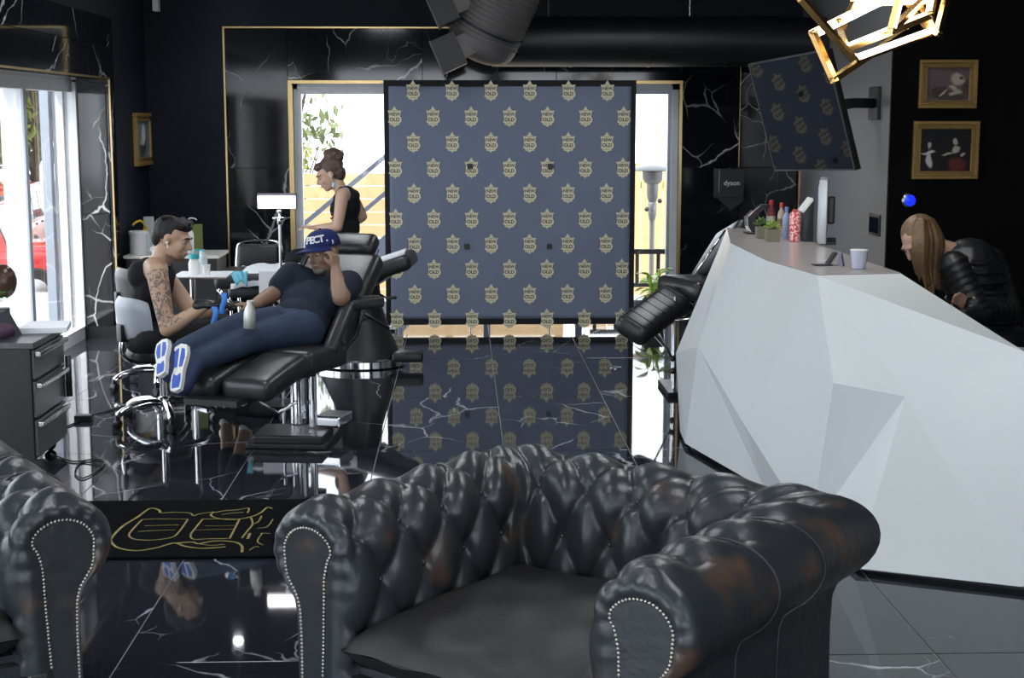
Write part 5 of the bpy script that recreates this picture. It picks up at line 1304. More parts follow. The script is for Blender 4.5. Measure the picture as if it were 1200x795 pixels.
MB().lathe([(0.015, h * 0.93), (0.015, h), (0.01, h * 1.01)], (q.x, q.y, ZK), 14).build('cap', REDC, o, True, angle=50)
q = on(945, 283); h = hgt(q, 232, 943)
o = empty('counter_till', q, label='black counter till with a sloping white face beside the monitor', cat='till')
MB().add([(q.x - 0.02, q.y - 0.03, ZK), (q.x + 0.028, q.y - 0.03, ZK), (q.x + 0.028, q.y + 0.12, ZK), (q.x - 0.02, q.y + 0.12, ZK), (q.x - 0.025, q.y - 0.02, ZK + h * 0.68), (q.x + 0.03, q.y - 0.02, ZK + h), (q.x + 0.03, q.y + 0.12, ZK + h), (q.x - 0.025, q.y + 0.12, ZK + h * 0.68)],
   [(3, 2, 1, 0), (4, 5, 6, 7), (0, 1, 5, 4), (1, 2, 6, 5), (2, 3, 7, 6), (3, 0, 4, 7)]).build('body', BLACK_PLASTIC, o)
MB().add([(q.x - 0.030, q.y - 0.028, ZK + h * 0.70), (q.x + 0.022, q.y - 0.025, ZK + h * 1.0), (q.x + 0.022, q.y + 0.10, ZK + h * 1.0), (q.x - 0.030, q.y + 0.10, ZK + h * 0.70),
   (q.x - 0.026, q.y - 0.028, ZK + h * 0.66), (q.x + 0.027, q.y - 0.025, ZK + h * 0.95), (q.x + 0.027, q.y + 0.10, ZK + h * 0.95), (q.x - 0.026, q.y + 0.10, ZK + h * 0.66)],
   [(0, 1, 2, 3), (7, 6, 5, 4), (0, 4, 5, 1), (1, 5, 6, 2), (2, 6, 7, 3), (3, 7, 4, 0)]).build('face', WHITE_PLASTIC, o)
q = on(963, 288); h = hgt(q, 211, 962)
o = empty('desk_monitor', q, label='slim silver framed monitor seen edge on at the counter', cat='monitor')
MQ = Matrix.Translation((q.x, q.y, 0)) @ Matrix.Rotation(math.radians(-14.2), 4, 'Z') @ Matrix.Translation((-q.x, -q.y, 0))
MB().box((q.x - 0.022, q.y - 0.0, ZK + 0.006), (q.x + 0.022, q.y + 0.42, ZK + h), 0.009, MQ).build('housing', mat('silver_plastic', (0.5, 0.52, 0.55), 0.3, 0.4), o, True, angle=40)
MB().box((q.x + 0.02, q.y + 0.015, ZK + 0.02), (q.x + 0.025, q.y + 0.405, ZK + h - 0.02), 0, MQ).build('screen', MATS['glossy_black_screen'], o)
MB().box((q.x - 0.026, q.y + 0.02, ZK + 0.02), (q.x - 0.02, q.y + 0.40, ZK + h - 0.03), 0.002, MQ).build('rear_cover', mat('pale_blue_grey', (0.4, 0.45, 0.48), 0.3), o)
MB().box((q.x + 0.02, q.y + 0.15, ZK + 0.10), (q.x + 0.06, q.y + 0.27, ZK + 0.24), 0.01, MQ).build('mount', BLACK_PLASTIC, o)
MB().box((q.x - 0.01, q.y + 0.05, ZK), (q.x + 0.07, q.y + 0.37, ZK + 0.014), 0.004, MQ).build('foot', BLACK_PLASTIC, o)
q = on(966, 311)
o = empty('phone_rest', q, label='small black card stand leaning on the counter', cat='stand')
MB().box((q.x - 0.05, q.y - 0.03, ZK), (q.x + 0.03, q.y + 0.03, ZK + 0.006), 0.002).build('base', BLACK_PLASTIC, o)
MB().bar((q.x + 0.01, q.y, ZK), (q.x + 0.05, q.y + 0.01, ZK + 0.055), 0.012, 0.05, (0, 1, 0), 0.002).build('leaning_panel', BLACK_PLASTIC, o)
q = on(986, 312); o = empty('card_holder', q, label='pair of small purple cards standing beside the clear tumbler', cat='cards')
for dx in (-0.012, 0.012): MB().bar((q.x + dx, q.y, ZK), (q.x + dx * 0.3, q.y + 0.01, ZK + 0.055), 0.003, 0.035, (0, 1, 0)).build('card', mat('lilac_card', (0.22, 0.22, 0.38), 0.5), o)
q = on(1006, 315); h = hgt(q, 293, 1006)
o = empty('tumbler', q, label='clear tumbler holding lilac cards at the near counter end', cat='tumbler')
TG = mat('tumbler_glass', (0.50, 0.52, 0.66), 0.08, vary=0.15); 
MB().lathe([(0.028, 0), (0.030, 0.004), (0.039, h), (0.036, h), (0.028, 0.008)], (q.x, q.y, ZK), 22).build('glass', TG, o, True, angle=50)
MB().lathe([(0.034, h * 0.94), (0.0405, h), (0.034, h * 1.02)], (q.x, q.y, ZK), 22).build('rim', WHITE_PLASTIC, o, True)
MB().box((q.x - 0.02, q.y - 0.012, ZK + 0.012), (q.x + 0.02, q.y + 0.012, ZK + h * 0.98), 0.001).build('cards', MATS['lilac_card'], o)
# ================================================================== PEOPLE
def skin(name, c, ink=None):
    m = mat(name, c, 0.48, vary=0.10, scale=12, bump=0.05, bscale=200)
    m.node_tree.nodes['Principled BSDF'].inputs['Subsurface Weight'].default_value = 0.0
    if ink:
        centre, radius = ink; nt = m.node_tree; N = nt.nodes; b = N['Principled BSDF']; src = b.inputs['Base Color'].links[0].from_socket
        g = N.new('ShaderNodeNewGeometry'); d = N.new('ShaderNodeVectorMath'); d.operation = 'DISTANCE'; d.inputs[1].default_value = centre
        nt.links.new(g.outputs['Position'], d.inputs[0])
        lt = N.new('ShaderNodeMath'); lt.operation = 'LESS_THAN'; lt.inputs[1].default_value = radius; nt.links.new(d.outputs['Value'], lt.inputs[0])
        w = N.new('ShaderNodeTexNoise'); w.inputs['Scale'].default_value = 22; w.inputs['Detail'].default_value = 2; w.inputs['Distortion'].default_value = 2.5
        nt.links.new(g.outputs['Position'], w.inputs['Vector'])
        gt = N.new('ShaderNodeValToRGB'); gt.color_ramp.elements[0].position = 0.47; gt.color_ramp.elements[1].position = 0.56
        gt.color_ramp.elements[1].color = (0.75, 0.75, 0.75, 1); nt.links.new(w.outputs['Fac'], gt.inputs[0])
        mu_ = N.new('ShaderNodeMath'); mu_.operation = 'MULTIPLY'; nt.links.new(lt.outputs[0], mu_.inputs[0]); nt.links.new(gt.outputs[0], mu_.inputs[1])
        mx = N.new('ShaderNodeMix'); mx.data_type = 'RGBA'; mx.inputs[7].default_value = (0.035, 0.04, 0.045, 1)
        nt.links.new(mu_.outputs[0], mx.inputs[0]); nt.links.new(src, mx.inputs[6]); nt.links.new(mx.outputs[2], b.inputs['Base Color'])
    return m
class Head:
    def __init__(s, c, fwd, up, sc=1.0):
        s.c = V(c); s.f = V(fwd).normalized(); u = V(up); s.u = (u - s.f * u.dot(s.f)).normalized(); s.r = s.f.cross(s.u); s.sc = sc
        s.R = Matrix((s.r, s.f, s.u)).transposed()
    def at(s, x, y, z): return s.c + s.R @ V((x, y, z)) * s.sc
    def ell(s, mb, c, r, tilt=None):
        R = s.R if tilt is None else s.R @ Euler(tilt).to_matrix()
        mb.ell(s.at(*c), [k * s.sc for k in r], R)
    def skull(s, mb):
        e = s.ell
        e(mb, (0, -0.012, 0.035), (0.075, 0.093, 0.080)); e(mb, (0, 0.022, -0.03), (0.060, 0.068, 0.080)); e(mb, (0, 0.06, -0.088), (0.028, 0.024, 0.022))
        e(mb, (0, 0.02, -0.075), (0.050, 0.055, 0.035)); e(mb, (0, 0.076, 0.026), (0.052, 0.018, 0.016))
        mb.cap(s.at(0, 0.088, 0.012), 0.009 * s.sc, s.at(0, 0.107, -0.022), 0.013 * s.sc); e(mb, (0.011, 0.094, -0.027), (0.008, 0.009, 0.007)); e(mb, (-0.011, 0.094, -0.027), (0.008, 0.009, 0.007))
        for k in (-1, 1):
            e(mb, (k * 0.037, 0.060, -0.022), (0.024, 0.024, 0.026)); e(mb, (k * 0.077, -0.006, -0.004), (0.010, 0.020, 0.032), (0, 0, k * 0.35))
        e(mb, (0, 0.085, -0.052), (0.024, 0.012, 0.007)); e(mb, (0, 0.083, -0.063), (0.021, 0.012, 0.008))
    def face(s, body, brow_m, lip_m):
        WH = mat('eye_white', (0.42, 0.38, 0.35), 0.35); IR = mat('dark_iris', (0.03, 0.018, 0.012), 0.15)
        for k in (-1, 1):
            ey = MB().ell(s.at(k * 0.031, 0.0745, 0.006), [0.0115 * s.sc] * 3).build('eye', WH, body, True)
            MB().ell(s.at(k * 0.031, 0.0800, 0.004), [0.0075 * s.sc] * 3).build('iris', IR, ey, True)
            MB().tube([s.at(k * 0.014, 0.094, 0.026), s.at(k * 0.032, 0.093, 0.031), s.at(k * 0.050, 0.080, 0.025)], [0.004 * s.sc, 0.0045 * s.sc, 0.002 * s.sc], 6).build('eyebrow', brow_m, body, True)
        MB().tube([s.at(-0.022, 0.088, -0.057), s.at(-0.008, 0.097, -0.055), s.at(0.008, 0.097, -0.055), s.at(0.022, 0.088, -0.057)], [0.002 * s.sc, 0.005 * s.sc, 0.005 * s.sc, 0.002 * s.sc], 8).build('lips', lip_m, body, True)
def hand(mb, wrist, f, n, t, curl=(0.35, 0.45, 0.35), r=0.0085, sc=1.0, tcurl=0.3):
    wrist = V(wrist); f = V(f).normalized(); n = V(n); n = (n - f * n.dot(f)).normalized(); t0 = f.cross(n); t = t0 if t0.dot(V(t)) > 0 else -t0
    mb.cap(wrist - f * 0.02, 0.022 * sc, wrist + f * 0.02 * sc, 0.022 * sc)
    for i, L in enumerate((0.072, 0.080, 0.074, 0.058)):
        o = t * (0.031 - 0.0205 * i) * sc; k = wrist + f * (0.088 - 0.004 * abs(i - 1)) * sc + o
        mb.cap(wrist + f * 0.012 * sc + o * 0.7, 0.014 * sc, k, r * 1.3 * sc)
        a = 0; p = k
        for q, c in zip((0.45, 0.32, 0.23), curl):
            a += c; d = f * math.cos(a) + n * math.sin(a); p2 = p + d * L * q * sc; mb.cap(p, r * 1.08 * sc, p2, r * sc); p = p2
    b = wrist + f * 0.022 * sc + t * 0.022 * sc; d1 = (f * 0.62 + t * 0.7 + n * tcurl).normalized(); p1 = b + d1 * 0.042 * sc
    d2 = (f * 0.9 + t * 0.25 + n * tcurl * 1.5).normalized(); mb.cap(b, 0.014 * sc, p1, 0.0115 * sc); mb.cap(p1, 0.0112 * sc, p1 + d2 * 0.034 * sc, 0.009 * sc)
def chain(mb, *pr):
    for (a, ra), (b, rb) in zip(pr, pr[1:]): mb.cap(a, ra, b, rb, 14)
def shoe(mb, heel, toe, up, w=0.046):
    heel, toe, up = V(heel), V(toe), V(up).normalized(); d = (toe - heel)
    for t, r, h in ((0.0, 0.036, 0.036), (0.25, 0.036, 0.04), (0.5, 0.038, 0.032), (0.75, w * 0.95, 0.026), (0.95, w * 0.8, 0.02)):
        q = heel + d * t + up * h; x = d.normalized(); s = up.cross(x).normalized(); mb.ell(q, (0.065, r, h + 0.012), Matrix((x, s, up)).transposed())
BLK = mat('black_cotton', (0.010, 0.011, 0.014), 0.8, vary=0.25, scale=10, bump=0.25, bscale=14, ior=1.3)
NAVY = mat('dark_navy_cotton', (0.014, 0.020, 0.034), 0.8, vary=0.3, scale=9, bump=0.35, bscale=13, ior=1.3)
JEANS = mat('dark_blue_denim', (0.032, 0.048, 0.088), 0.8, vary=0.3, scale=10, bump=0.35, bscale=14, ior=1.3)
CHAR = mat('charcoal_trousers', (0.022, 0.022, 0.026), 0.8, vary=0.25, bump=0.3, bscale=14, ior=1.3)
GLOVE = mat('black_nitrile', (0.010, 0.010, 0.013), 0.35, vary=0.2)
HAIRB = mat('black_hair', (0.010, 0.008, 0.008), 0.65, vary=0.4, scale=40, bump=0.5, bscale=60)

# ---------------- the artist
J = lambda x, y, Y: P(x, y, Y=Y)
SK1 = skin('olive_skin', (0.47, 0.30, 0.205), (tuple(J(191, 350, 8.26)), 0.165))
hd_ = Head(J(202, 281, 8.48), (0.95, -0.14, -0.24), (0.24, 0.0, 0.97), 1.06)
neck, chest, belly, pel = J(188, 309, 8.5), J(179, 336, 8.5), J(174, 364, 8.5), J(176, 390, 8.52)
rs, re, rw = J(184, 320, 8.32), J(196, 386, 8.24), J(243, 357, 8.22)
ls, le, lw = J(189, 320, 8.66), J(231, 374, 8.60), J(264, 357, 8.46)
rh, lh = J(178, 395, 8.42), J(180, 394, 8.62)
rk, lk = J(258, 388, 8.46), J(266, 384, 8.64)
ra, la = P(287, 478, Y=8.80), P(264, 474, Y=8.98)
ra.z, la.z = 0.085, 0.085
art = empty('person', (pel.x, pel.y, 0), label='seated man in a black tank top and black gloves tattooing', cat='person', group='people in the studio')
SP = (neck - pel).normalized(); TR_ = Matrix((V((1, 0, 0)), V((0, 1, 0)), SP)).transposed()
def torso(mb, g=0.0, sh=True):
    mb.ell(chest + V((0.0, 0, 0.0)), (0.105 + g, 0.165 + g, 0.15 + g), TR_); mb.ell(belly, (0.105 + g, 0.145 + g, 0.14 + g), TR_); mb.ell(pel, (0.12 + g, 0.165 + g, 0.11 + g), TR_)
mb = MB(); hd_.skull(mb); torso(mb)
chain(mb, (neck + V((-0.01, 0, -0.02)), 0.062), (hd_.at(0, -0.03, -0.05), 0.056))
for s, e, w, u in ((rs, re, rw, 1), (ls, le, lw, 1)):
    chain(mb, (chest + (s - chest) * 0.6 + V((0, 0, 0.05)), 0.075), (s, 0.062), (s.lerp(e, 0.4), 0.056), (e, 0.043), (e.lerp(w, 0.3), 0.045), (w, 0.028))
for h_, k_, a_ in ((rh, rk, ra), (lh, lk, la)): chain(mb, (h_, 0.085), (k_, 0.060), (k_.lerp(a_, 0.35), 0.052), (a_, 0.034))
hand(mb, rw, (0.95, 0.0, 0.15), (0, 0.3, -1), (0, 1, 0), (0.4, 0.6, 0.4), 0.007); hand(mb, lw, (0.9, -0.15, 0.1), (0, -0.2, -1), (0, -1, 0), (0.4, 0.5, 0.4), 0.007)
body = blob('body', mb, SK1, art, 0.0075, 4)
hd_.face(body, HAIRB, mat('lip_tone', (0.30, 0.14, 0.11), 0.4))
mb = MB(); torso(mb, 0.014); mb.ell(chest + V((0.01, 0, 0.03)), (0.112, 0.135, 0.13), TR_)
for sy in (-0.085, 0.085): chain(mb, (chest + V((0.07, sy * 0.9, 0.06)), 0.05), (neck + V((0.0, sy, 0.0)), 0.042), (chest + V((-0.06, sy * 1.1, 0.07)), 0.06))
mb.ell(neck + V((-0.04, 0, -0.03)), (0.07, 0.125, 0.065))
for sy in (-0.1, 0.1): mb.ell(chest + V((-0.045, sy, 0.075)), (0.075, 0.075, 0.085))
blob('tank_top', mb, BLK, art, 0.009, 4)
mb = MB(); mb.ell(pel + V((0, 0, -0.03)), (0.14, 0.19, 0.11), TR_)
for h_, k_, a_ in ((rh, rk, ra), (lh, lk, la)): chain(mb, (h_, 0.105), (k_, 0.075), (k_.lerp(a_, 0.4), 0.068), (k_.lerp(a_, 0.62), 0.06))
blob('trousers', mb, CHAR, art, 0.010, 4)
for a_ in (ra, la):
    MB().cap(a_ + V((0, 0, 0.0)), 0.040, a_ + V((0, 0, 0.07)), 0.043).build('sock', WHITE_PLASTIC, art, True)
    mb = MB(); shoe(mb, (a_.x - 0.03, a_.y + 0.02, 0.004), (a_.x + 0.17, a_.y - 0.07, 0.004), (0, 0, 1)); blob('shoe', mb, BLK, art, 0.009, 3)
for w, f, t, nrm_ in ((rw, (0.95, 0.0, 0.15), (0, 1, 0), (0, 0.3, -1)), (lw, (0.9, -0.15, 0.1), (0, -1, 0), (0, -0.2, -1))):
    mb = MB(); hand(mb, w, f, nrm_, t, (0.4, 0.6, 0.4), 0.0095, 1.03); mb.cap(w - V(f).normalized() * 0.05, 0.034, w, 0.030); blob('glove', mb, GLOVE, art, 0.006, 2)
mb = MB(); hd_.ell(mb, (0, -0.028, 0.045), (0.080, 0.090, 0.080)); hd_.ell(mb, (0, 0.02, 0.085), (0.07, 0.075, 0.038)); hd_.ell(mb, (0, 0.050, 0.078), (0.058, 0.032, 0.024)); hd_.ell(mb, (0, -0.075, 0.0), (0.066, 0.038, 0.06))
rnd = random.Random(1)
for k in range(26): hd_.ell(mb, (rnd.uniform(-0.06, 0.06), rnd.uniform(-0.05, 0.075), 0.108 + rnd.uniform(-0.015, 0.008)), (0.016, 0.026, 0.013), (rnd.uniform(-0.5, 0.5), 0, rnd.uniform(-1, 1)))
blob('hair', mb, HAIRB, art, 0.006, 2)
mb = MB(); hd_.ell(mb, (0, 0.050, -0.084), (0.044, 0.036, 0.022)); hd_.ell(mb, (0, 0.018, -0.080), (0.0535, 0.05, 0.022)); blob('beard', mb, mat('beard_stubble', (0.19, 0.115, 0.08), 0.7), art, 0.006, 2)
MB().ell(hd_.at(0.086, 0.002, -0.012), 0.008).cap(hd_.at(0.087, 0.004, -0.014), 0.0035, hd_.at(0.086, 0.012, -0.036), 0.003).build('earbud', WHITE_PLASTIC, art, True)
# tattoo machine and blue wrap
tm = empty('tattoo_machine', J(270, 350, 8.25), label='silver tattoo machine held in the artist\'s black gloves', cat='tattoo machine')
a = rw + V((0.085, 0.0, 0.0)); MB().cap(a + V((0.0, 0, 0.05)), 0.011, a + V((0.055, 0.0, -0.02)), 0.008).build('grip', STEEL, tm, True)
MB().cap(a + V((-0.005, 0, 0.055)), 0.016, a + V((-0.02, 0, 0.075)), 0.014).build('motor', CHROME, tm, True)
BLUEW = mat('blue_cohesive_wrap', (0.05, 0.20, 0.62), 0.6, vary=0.2)
def strip(name, pts_, w, label):
    m = MB(); c = spline(pts_)
    for p in c: m.v += [(p.x - w / 2, p.y, p.z), (p.x + w / 2, p.y + 0.005, p.z)]
    for i in range(len(c) - 1): m.f.append((2 * i, 2 * i + 1, 2 * i + 3, 2 * i + 2))
    o = m.build(name, BLUEW, None, True); sd = o.modifiers.new('t', 'SOLIDIFY'); sd.thickness = 0.004; tag(o, label, 'wrap', 'strips of blue wrap'); return o
strip('blue_wrap', [J(262, 344, 8.14), J(263, 352, 8.12), J(260, 362, 8.12), J(261, 368, 8.13)], 0.030, 'short blue wrap strip wound round the artist\'s glove')
strip('blue_wrap', [J(251, 360, 8.14), J(253, 368, 8.12), J(250, 380, 8.12), J(253, 391, 8.14)], 0.032, 'longer blue wrap strip hanging from the artist\'s wrist')

# ---------------- the client
SK2 = skin('deep_brown_skin', (0.27, 0.16, 0.11))
h2 = Head(J(379.5, 298, 8.66), (-0.62, -0.76, -0.10), (-0.04, 0.16, 0.97), 1.05)
neck, chest, belly, pel = J(381, 326, 8.69), J(376, 346, 8.62), J(364, 360, 8.45), J(351, 379, 8.33)
ls, le, lw = J(409, 333, 8.52), J(399, 349, 8.28), J(393.5, 316, 8.44)
rs, re, rw = J(342, 323, 8.62), J(322, 344, 8.52), J(298, 357, 8.36)
lh, lk, la = J(358, 384, 8.25), J(300, 396, 7.98), J(232, 424, 7.56)
rh, rk, ra = J(341, 378, 8.38), J(284, 381, 8.06), J(213, 410, 7.60)
cl = empty('person', (pel.x, pel.y, 0), label='reclining man in navy shirt, jeans and blue cap on the tattoo chair', cat='person', group='people in the studio')
SP = (neck - pel).normalized(); TC = Matrix((SID, SP.cross(SID).normalized(), SP)).transposed()
def torso2(mb, g=0.0):
    mb.ell(chest, (0.19 + g, 0.10 + g, 0.12 + g), TC); mb.ell(belly, (0.172 + g, 0.128 + g, 0.165 + g), TC); mb.ell(pel, (0.17 + g, 0.13 + g, 0.12 + g), TC)
mb = MB(); h2.skull(mb); torso2(mb)
chain(mb, (neck + V((0, 0, -0.03)), 0.068), (h2.at(0, -0.03, -0.05), 0.058))
for s, e, w in ((rs, re, rw), (ls, le, lw)):
    chain(mb, (chest + (s - chest) * 0.6, 0.085), (s, 0.066), (s.lerp(e, 0.5), 0.058), (e, 0.048), (e.lerp(w, 0.3), 0.048), (w, 0.030))
for h_, k_, a_ in ((rh, rk, ra), (lh, lk, la)): chain(mb, (h_, 0.09), (k_, 0.062), (a_, 0.036))
hand(mb, lw, (-0.10, 0.20, 1.0), (-0.6, 0.5, 0), (-0.5, -0.8, 0), (0.75, 0.7, 0.5), 0.0085, 0.9)
hand(mb, rw, (-0.9, -0.15, 0.02), (0, 0, -1), (0, -1, 0), (0.25, 0.3, 0.2), 0.0085)
body = blob('body', mb, SK2, cl, 0.0075, 4)
GREYB = mat('greying_beard', (0.13, 0.11, 0.10), 0.7, vary=0.3, scale=60)
h2.face(body, HAIRB, mat('dark_lip_tone', (0.16, 0.075, 0.06), 0.4))
mb = MB(); h2.ell(mb, (0, 0.056, -0.082), (0.046, 0.038, 0.025)); h2.ell(mb, (0, 0.084, -0.042), (0.026, 0.014, 0.006)); blob('beard', mb, GREYB, cl, 0.006, 2)
mb = MB(); torso2(mb, 0.016)
for s, e in ((rs, re), (ls, le)): chain(mb, (chest + (s - chest) * 0.6, 0.10), (s, 0.082), (s.lerp(e, 0.6), 0.078))
mb.ell(neck + V((0, 0, -0.05)), (0.08, 0.075, 0.03)); blob('t_shirt', mb, NAVY, cl, 0.010, 3)
mb = MB(); mb.ell(pel + (pel - belly) * 0.35, (0.185, 0.14, 0.12), TC)
for h_, k_, a_ in ((rh, rk, ra), (lh, lk, la)): chain(mb, (h_, 0.110), (h_.lerp(k_, 0.5), 0.092), (k_, 0.076), (k_.lerp(a_, 0.5), 0.070), (k_.lerp(a_, 0.97), 0.056))
blob('jeans', mb, JEANS, cl, 0.010, 3)
SHOEB = mat('blue_running_mesh', (0.03, 0.09, 0.42), 0.6); SOLEW = mat('off_white_rubber', (0.66, 0.66, 0.64), 0.6)
for heel_, toe_, ank in (((207, 458), (214, 406), la), ((190, 440), (192, 401), ra)):
    H_, T_ = P(*heel_, Y=ank.y - 0.15), P(*toe_, Y=ank.y + 0.0)
    x = (T_ - H_).normalized(); T_ = H_ + x * (T_ - H_).length; n = V((-0.34, -0.92, -0.12)); n = (n - x * n.dot(x)).normalized(); s = n.cross(x).normalized()
    so = empty('shoe_joint', H_) if False else None
    mb = MB()
    for t, r, d in ((0.16, 0.034, 0.05), (0.28, 0.037, 0.055), (0.5, 0.040, 0.045), (0.75, 0.045, 0.035), (0.92, 0.036, 0.03)):
        mb.ell(H_.lerp(T_, t) - n * d * 0.8, (0.045, r, d), Matrix((x, s, n)).transposed())
    mb.cap(H_.lerp(T_, 0.15) - n * 0.05, 0.045, ank, 0.045)
    sh = blob('shoe', mb, mat('navy_shoe_mesh', (0.015, 0.025, 0.075), 0.7), cl, 0.007, 3)
    L = (T_ - H_).length; M = Matrix((s, x, n)).transposed().to_4x4(); M.translation = H_
    ol = [(-0.030, 0.0), (-0.034, 0.06), (-0.032, 0.12), (-0.042, 0.18), (-0.046, 0.23), (-0.036, 0.275), (0.0, 0.29), (0.036, 0.275), (0.046, 0.22), (0.042, 0.17), (0.032, 0.12), (0.034, 0.05), (0.028, 0.0), (0.0, -0.012)]
    k = L / 0.28; ol = [(a, b * k) for a, b in ol]
    MB().prism(ol, -0.012, 0.014, M).build('sole', SOLEW, sh)
    for reg in ([(-0.024, 0.14), (-0.034, 0.20), (-0.028, 0.25), (-0.008, 0.262), (-0.006, 0.14)], [(0.006, 0.14), (0.008, 0.262), (0.028, 0.25), (0.034, 0.20), (0.024, 0.14)], [(-0.022, 0.01), (-0.026, 0.06), (-0.02, 0.10), (0.0, 0.085), (0.02, 0.10), (0.026, 0.06), (0.02, 0.01)]):
        MB().prism([(a, b * k) for a, b in reg], 0.012, 0.0165, M).build('tread_patch', SHOEB, sh)
# cap
CAPM = mat('royal_navy_wool', (0.012, 0.022, 0.105), 0.75, vary=0.15, ior=1.3)
cp = empty('baseball_cap', h2.at(0, 0, 0.06), label='royal blue flat brim cap with white lettering worn by the client', cat='cap')
mb = MB(); n_, m_ = 28, 10
for i in range(m_ + 1):
    ph = PI / 2 * i / m_
    for k in range(n_):
        a = 2 * PI * k / n_; rr = math.cos(ph) ** 0.75
        mb.v.append(tuple(h2.at(0.091 * rr * math.cos(a), -0.006 + 0.108 * rr * math.sin(a), 0.040 + 0.098 * math.sin(ph) ** 0.9)))
for i in range(m_):
    for k in range(n_): k2 = (k + 1) % n_; mb.f.append((i * n_ + k, i * n_ + k2, (i + 1) * n_ + k2, (i + 1) * n_ + k))
o = mb.build('crown', CAPM, cp, True); sd = o.modifiers.new('t', 'SOLIDIFY'); sd.thickness = 0.004; sd.offset = -1
mb = MB(); row = 8
for i in range(row + 1):
    for k in range(15):
        a = math.radians(20 + 140 * k / 14); t = i / row; ext = 0.075 * math.sin((a - math.radians(20)) / math.radians(140) * PI) ** 0.6 * t
        x, y = 0.091 * math.cos(a), -0.006 + 0.108 * math.sin(a)
        mb.v.append(tuple(h2.at(x * (1 + 0.12 * t), y + ext, 0.046 - 0.010 * t - 0.02 * (math.cos(a)) ** 2 * t)))
for i in range(row):
    for k in range(14): q = i * 15 + k; mb.f.append((q, q + 1, q + 16, q + 15))
o = mb.build('brim', CAPM, cp, True); sd = o.modifiers.new('t', 'SOLIDIFY'); sd.thickness = 0.005
MB().ell(h2.at(0, -0.006, 0.140), (0.008, 0.008, 0.005)).build('button', CAPM, cp, True)
tt = MB()
for i, chh in enumerate('PECT.'):       # letters follow the round of the crown
    a = math.radians(88 + 17.0 * i); zz = 0.088
    sinp = (zz - 0.040) / 0.098; rr = math.cos(math.asin(min(1, sinp ** (1 / 0.9)))) ** 0.75
    p = h2.at(0.091 * rr * math.cos(a), -0.006 + 0.108 * rr * math.sin(a), zz); nn_ = (h2.R @ V((math.cos(a) / 0.091, math.sin(a) / 0.108, 4.0))).normalized()
    ux = (h2.R @ V((-math.sin(a), math.cos(a), 0))).normalized(); uy = nn_.cross(ux).normalized()
    if uy.dot(h2.u) < 0: uy = -uy
    M = Matrix((ux, uy, ux.cross(uy))).transposed().to_4x4(); M.translation = p + nn_ * 0.003
    t = text_mb(chh, 0.058, M, 0.002, 0.0015); tt.add(t.v, t.f)
tt.build('lettering', PAPER, cp)
a = math.radians(172); p = h2.at(0.097 * math.cos(a), -0.006 + 0.114 * math.sin(a), 0.062)
MB().prism([(-0.004, -0.012), (0, 0.0), (0.006, -0.013), (0.003, 0.004), (0.009, 0.008), (0.001, 0.010), (0.0, 0.015), (-0.004, 0.008), (-0.003, 0.0)], -0.001, 0.002, Matrix((h2.R @ V((math.sin(a), -math.cos(a), 0)), h2.u, h2.R @ V((math.cos(a), math.sin(a), 0)))).transposed().to_4x4() if False else (Matrix.Translation(p) @ Matrix((h2.R @ V((-math.sin(a), math.cos(a), 0)), h2.u, (h2.R @ V((-math.sin(a), math.cos(a), 0))).cross(h2.u))).transposed().to_4x4())).build('side_emblem', PAPER, cp)
# steel bottle on his lap
q = J(294, 383, 7.90); zt_ = J(296, 355, 7.90)
sb = empty('steel_bottle', q, label='slim brushed steel drink bottle standing against the client\'s legs', cat='bottle')
hb = (zt_.z - q.z) + 0.02; ax = V((0.06, 0, 1)).normalized(); M = Matrix.Translation(q - V((0, 0.06, 0.0))) @ ax.to_track_quat('Z', 'Y').to_matrix().to_4x4()
MB().lathe([(0.029, 0), (0.032, 0.005), (0.032, hb * 0.55), (0.026, hb * 0.72), (0.016, hb * 0.84), (0.015, hb * 0.9)], n=20, M=M).build('body', mat('satin_steel', (0.55, 0.55, 0.52), 0.42, 0.7, vary=0.05), sb, True, angle=50)
MB().lathe([(0.019, hb * 0.88), (0.019, hb * 0.99), (0.015, hb)], n=16, M=M).build('cap', MATS['satin_steel'], sb, True, angle=50)

# ---------------- woman in the doorway
YW = 11.45
SK3 = skin('fair_skin', (0.50, 0.32, 0.235))
h3 = Head(J(386, 205, YW), (-0.88, -0.16, -0.42), (-0.40, 0.0, 0.9), 1.0)
neck, chest, belly, pel = J(399, 221, YW), J(406, 241, YW), J(407, 266, YW), J(407, 296, YW)
ls, le, lw = J(401, 229, YW - 0.17), J(396, 266, YW - 0.22), J(371, 267, YW - 0.18)
rs, re, rw = J(411, 228, YW + 0.16), J(425, 254, YW + 0.20), J(414, 262, YW + 0.05)
wm = empty('person', (pel.x, pel.y, 0), label='woman with curly hair bun and sleeveless black top in the doorway', cat='person', group='people in the studio')
def torso3(mb, g=0.0):
    mb.ell(chest, (0.095 + g, 0.15 + g, 0.14 + g)); mb.ell(chest + V((-0.055, 0, -0.03)), (0.06 + g, 0.12 + g, 0.075 + g)); mb.ell(belly, (0.085 + g, 0.125 + g, 0.14 + g)); mb.ell(pel, (0.125 + g, 0.17 + g, 0.13 + g))
mb = MB(); h3.skull(mb); torso3(mb)
chain(mb, (neck + V((0.01, 0, -0.03)), 0.052), (h3.at(0, -0.03, -0.05), 0.048))
for s, e, w in ((ls, le, lw), (rs, re, rw)): chain(mb, (chest + (s - chest) * 0.6 + V((0, 0, 0.03)), 0.065), (s, 0.052), (s.lerp(e, 0.5), 0.046), (e, 0.037), (e.lerp(w, 0.35), 0.037), (w, 0.024))
lk3, la3 = pel + V((-0.40, -0.12, -0.05)), pel + V((-0.36, -0.12, -0.45)); rk3, ra3 = pel + V((-0.40, 0.12, -0.05)), pel + V((-0.30, 0.14, -0.45))
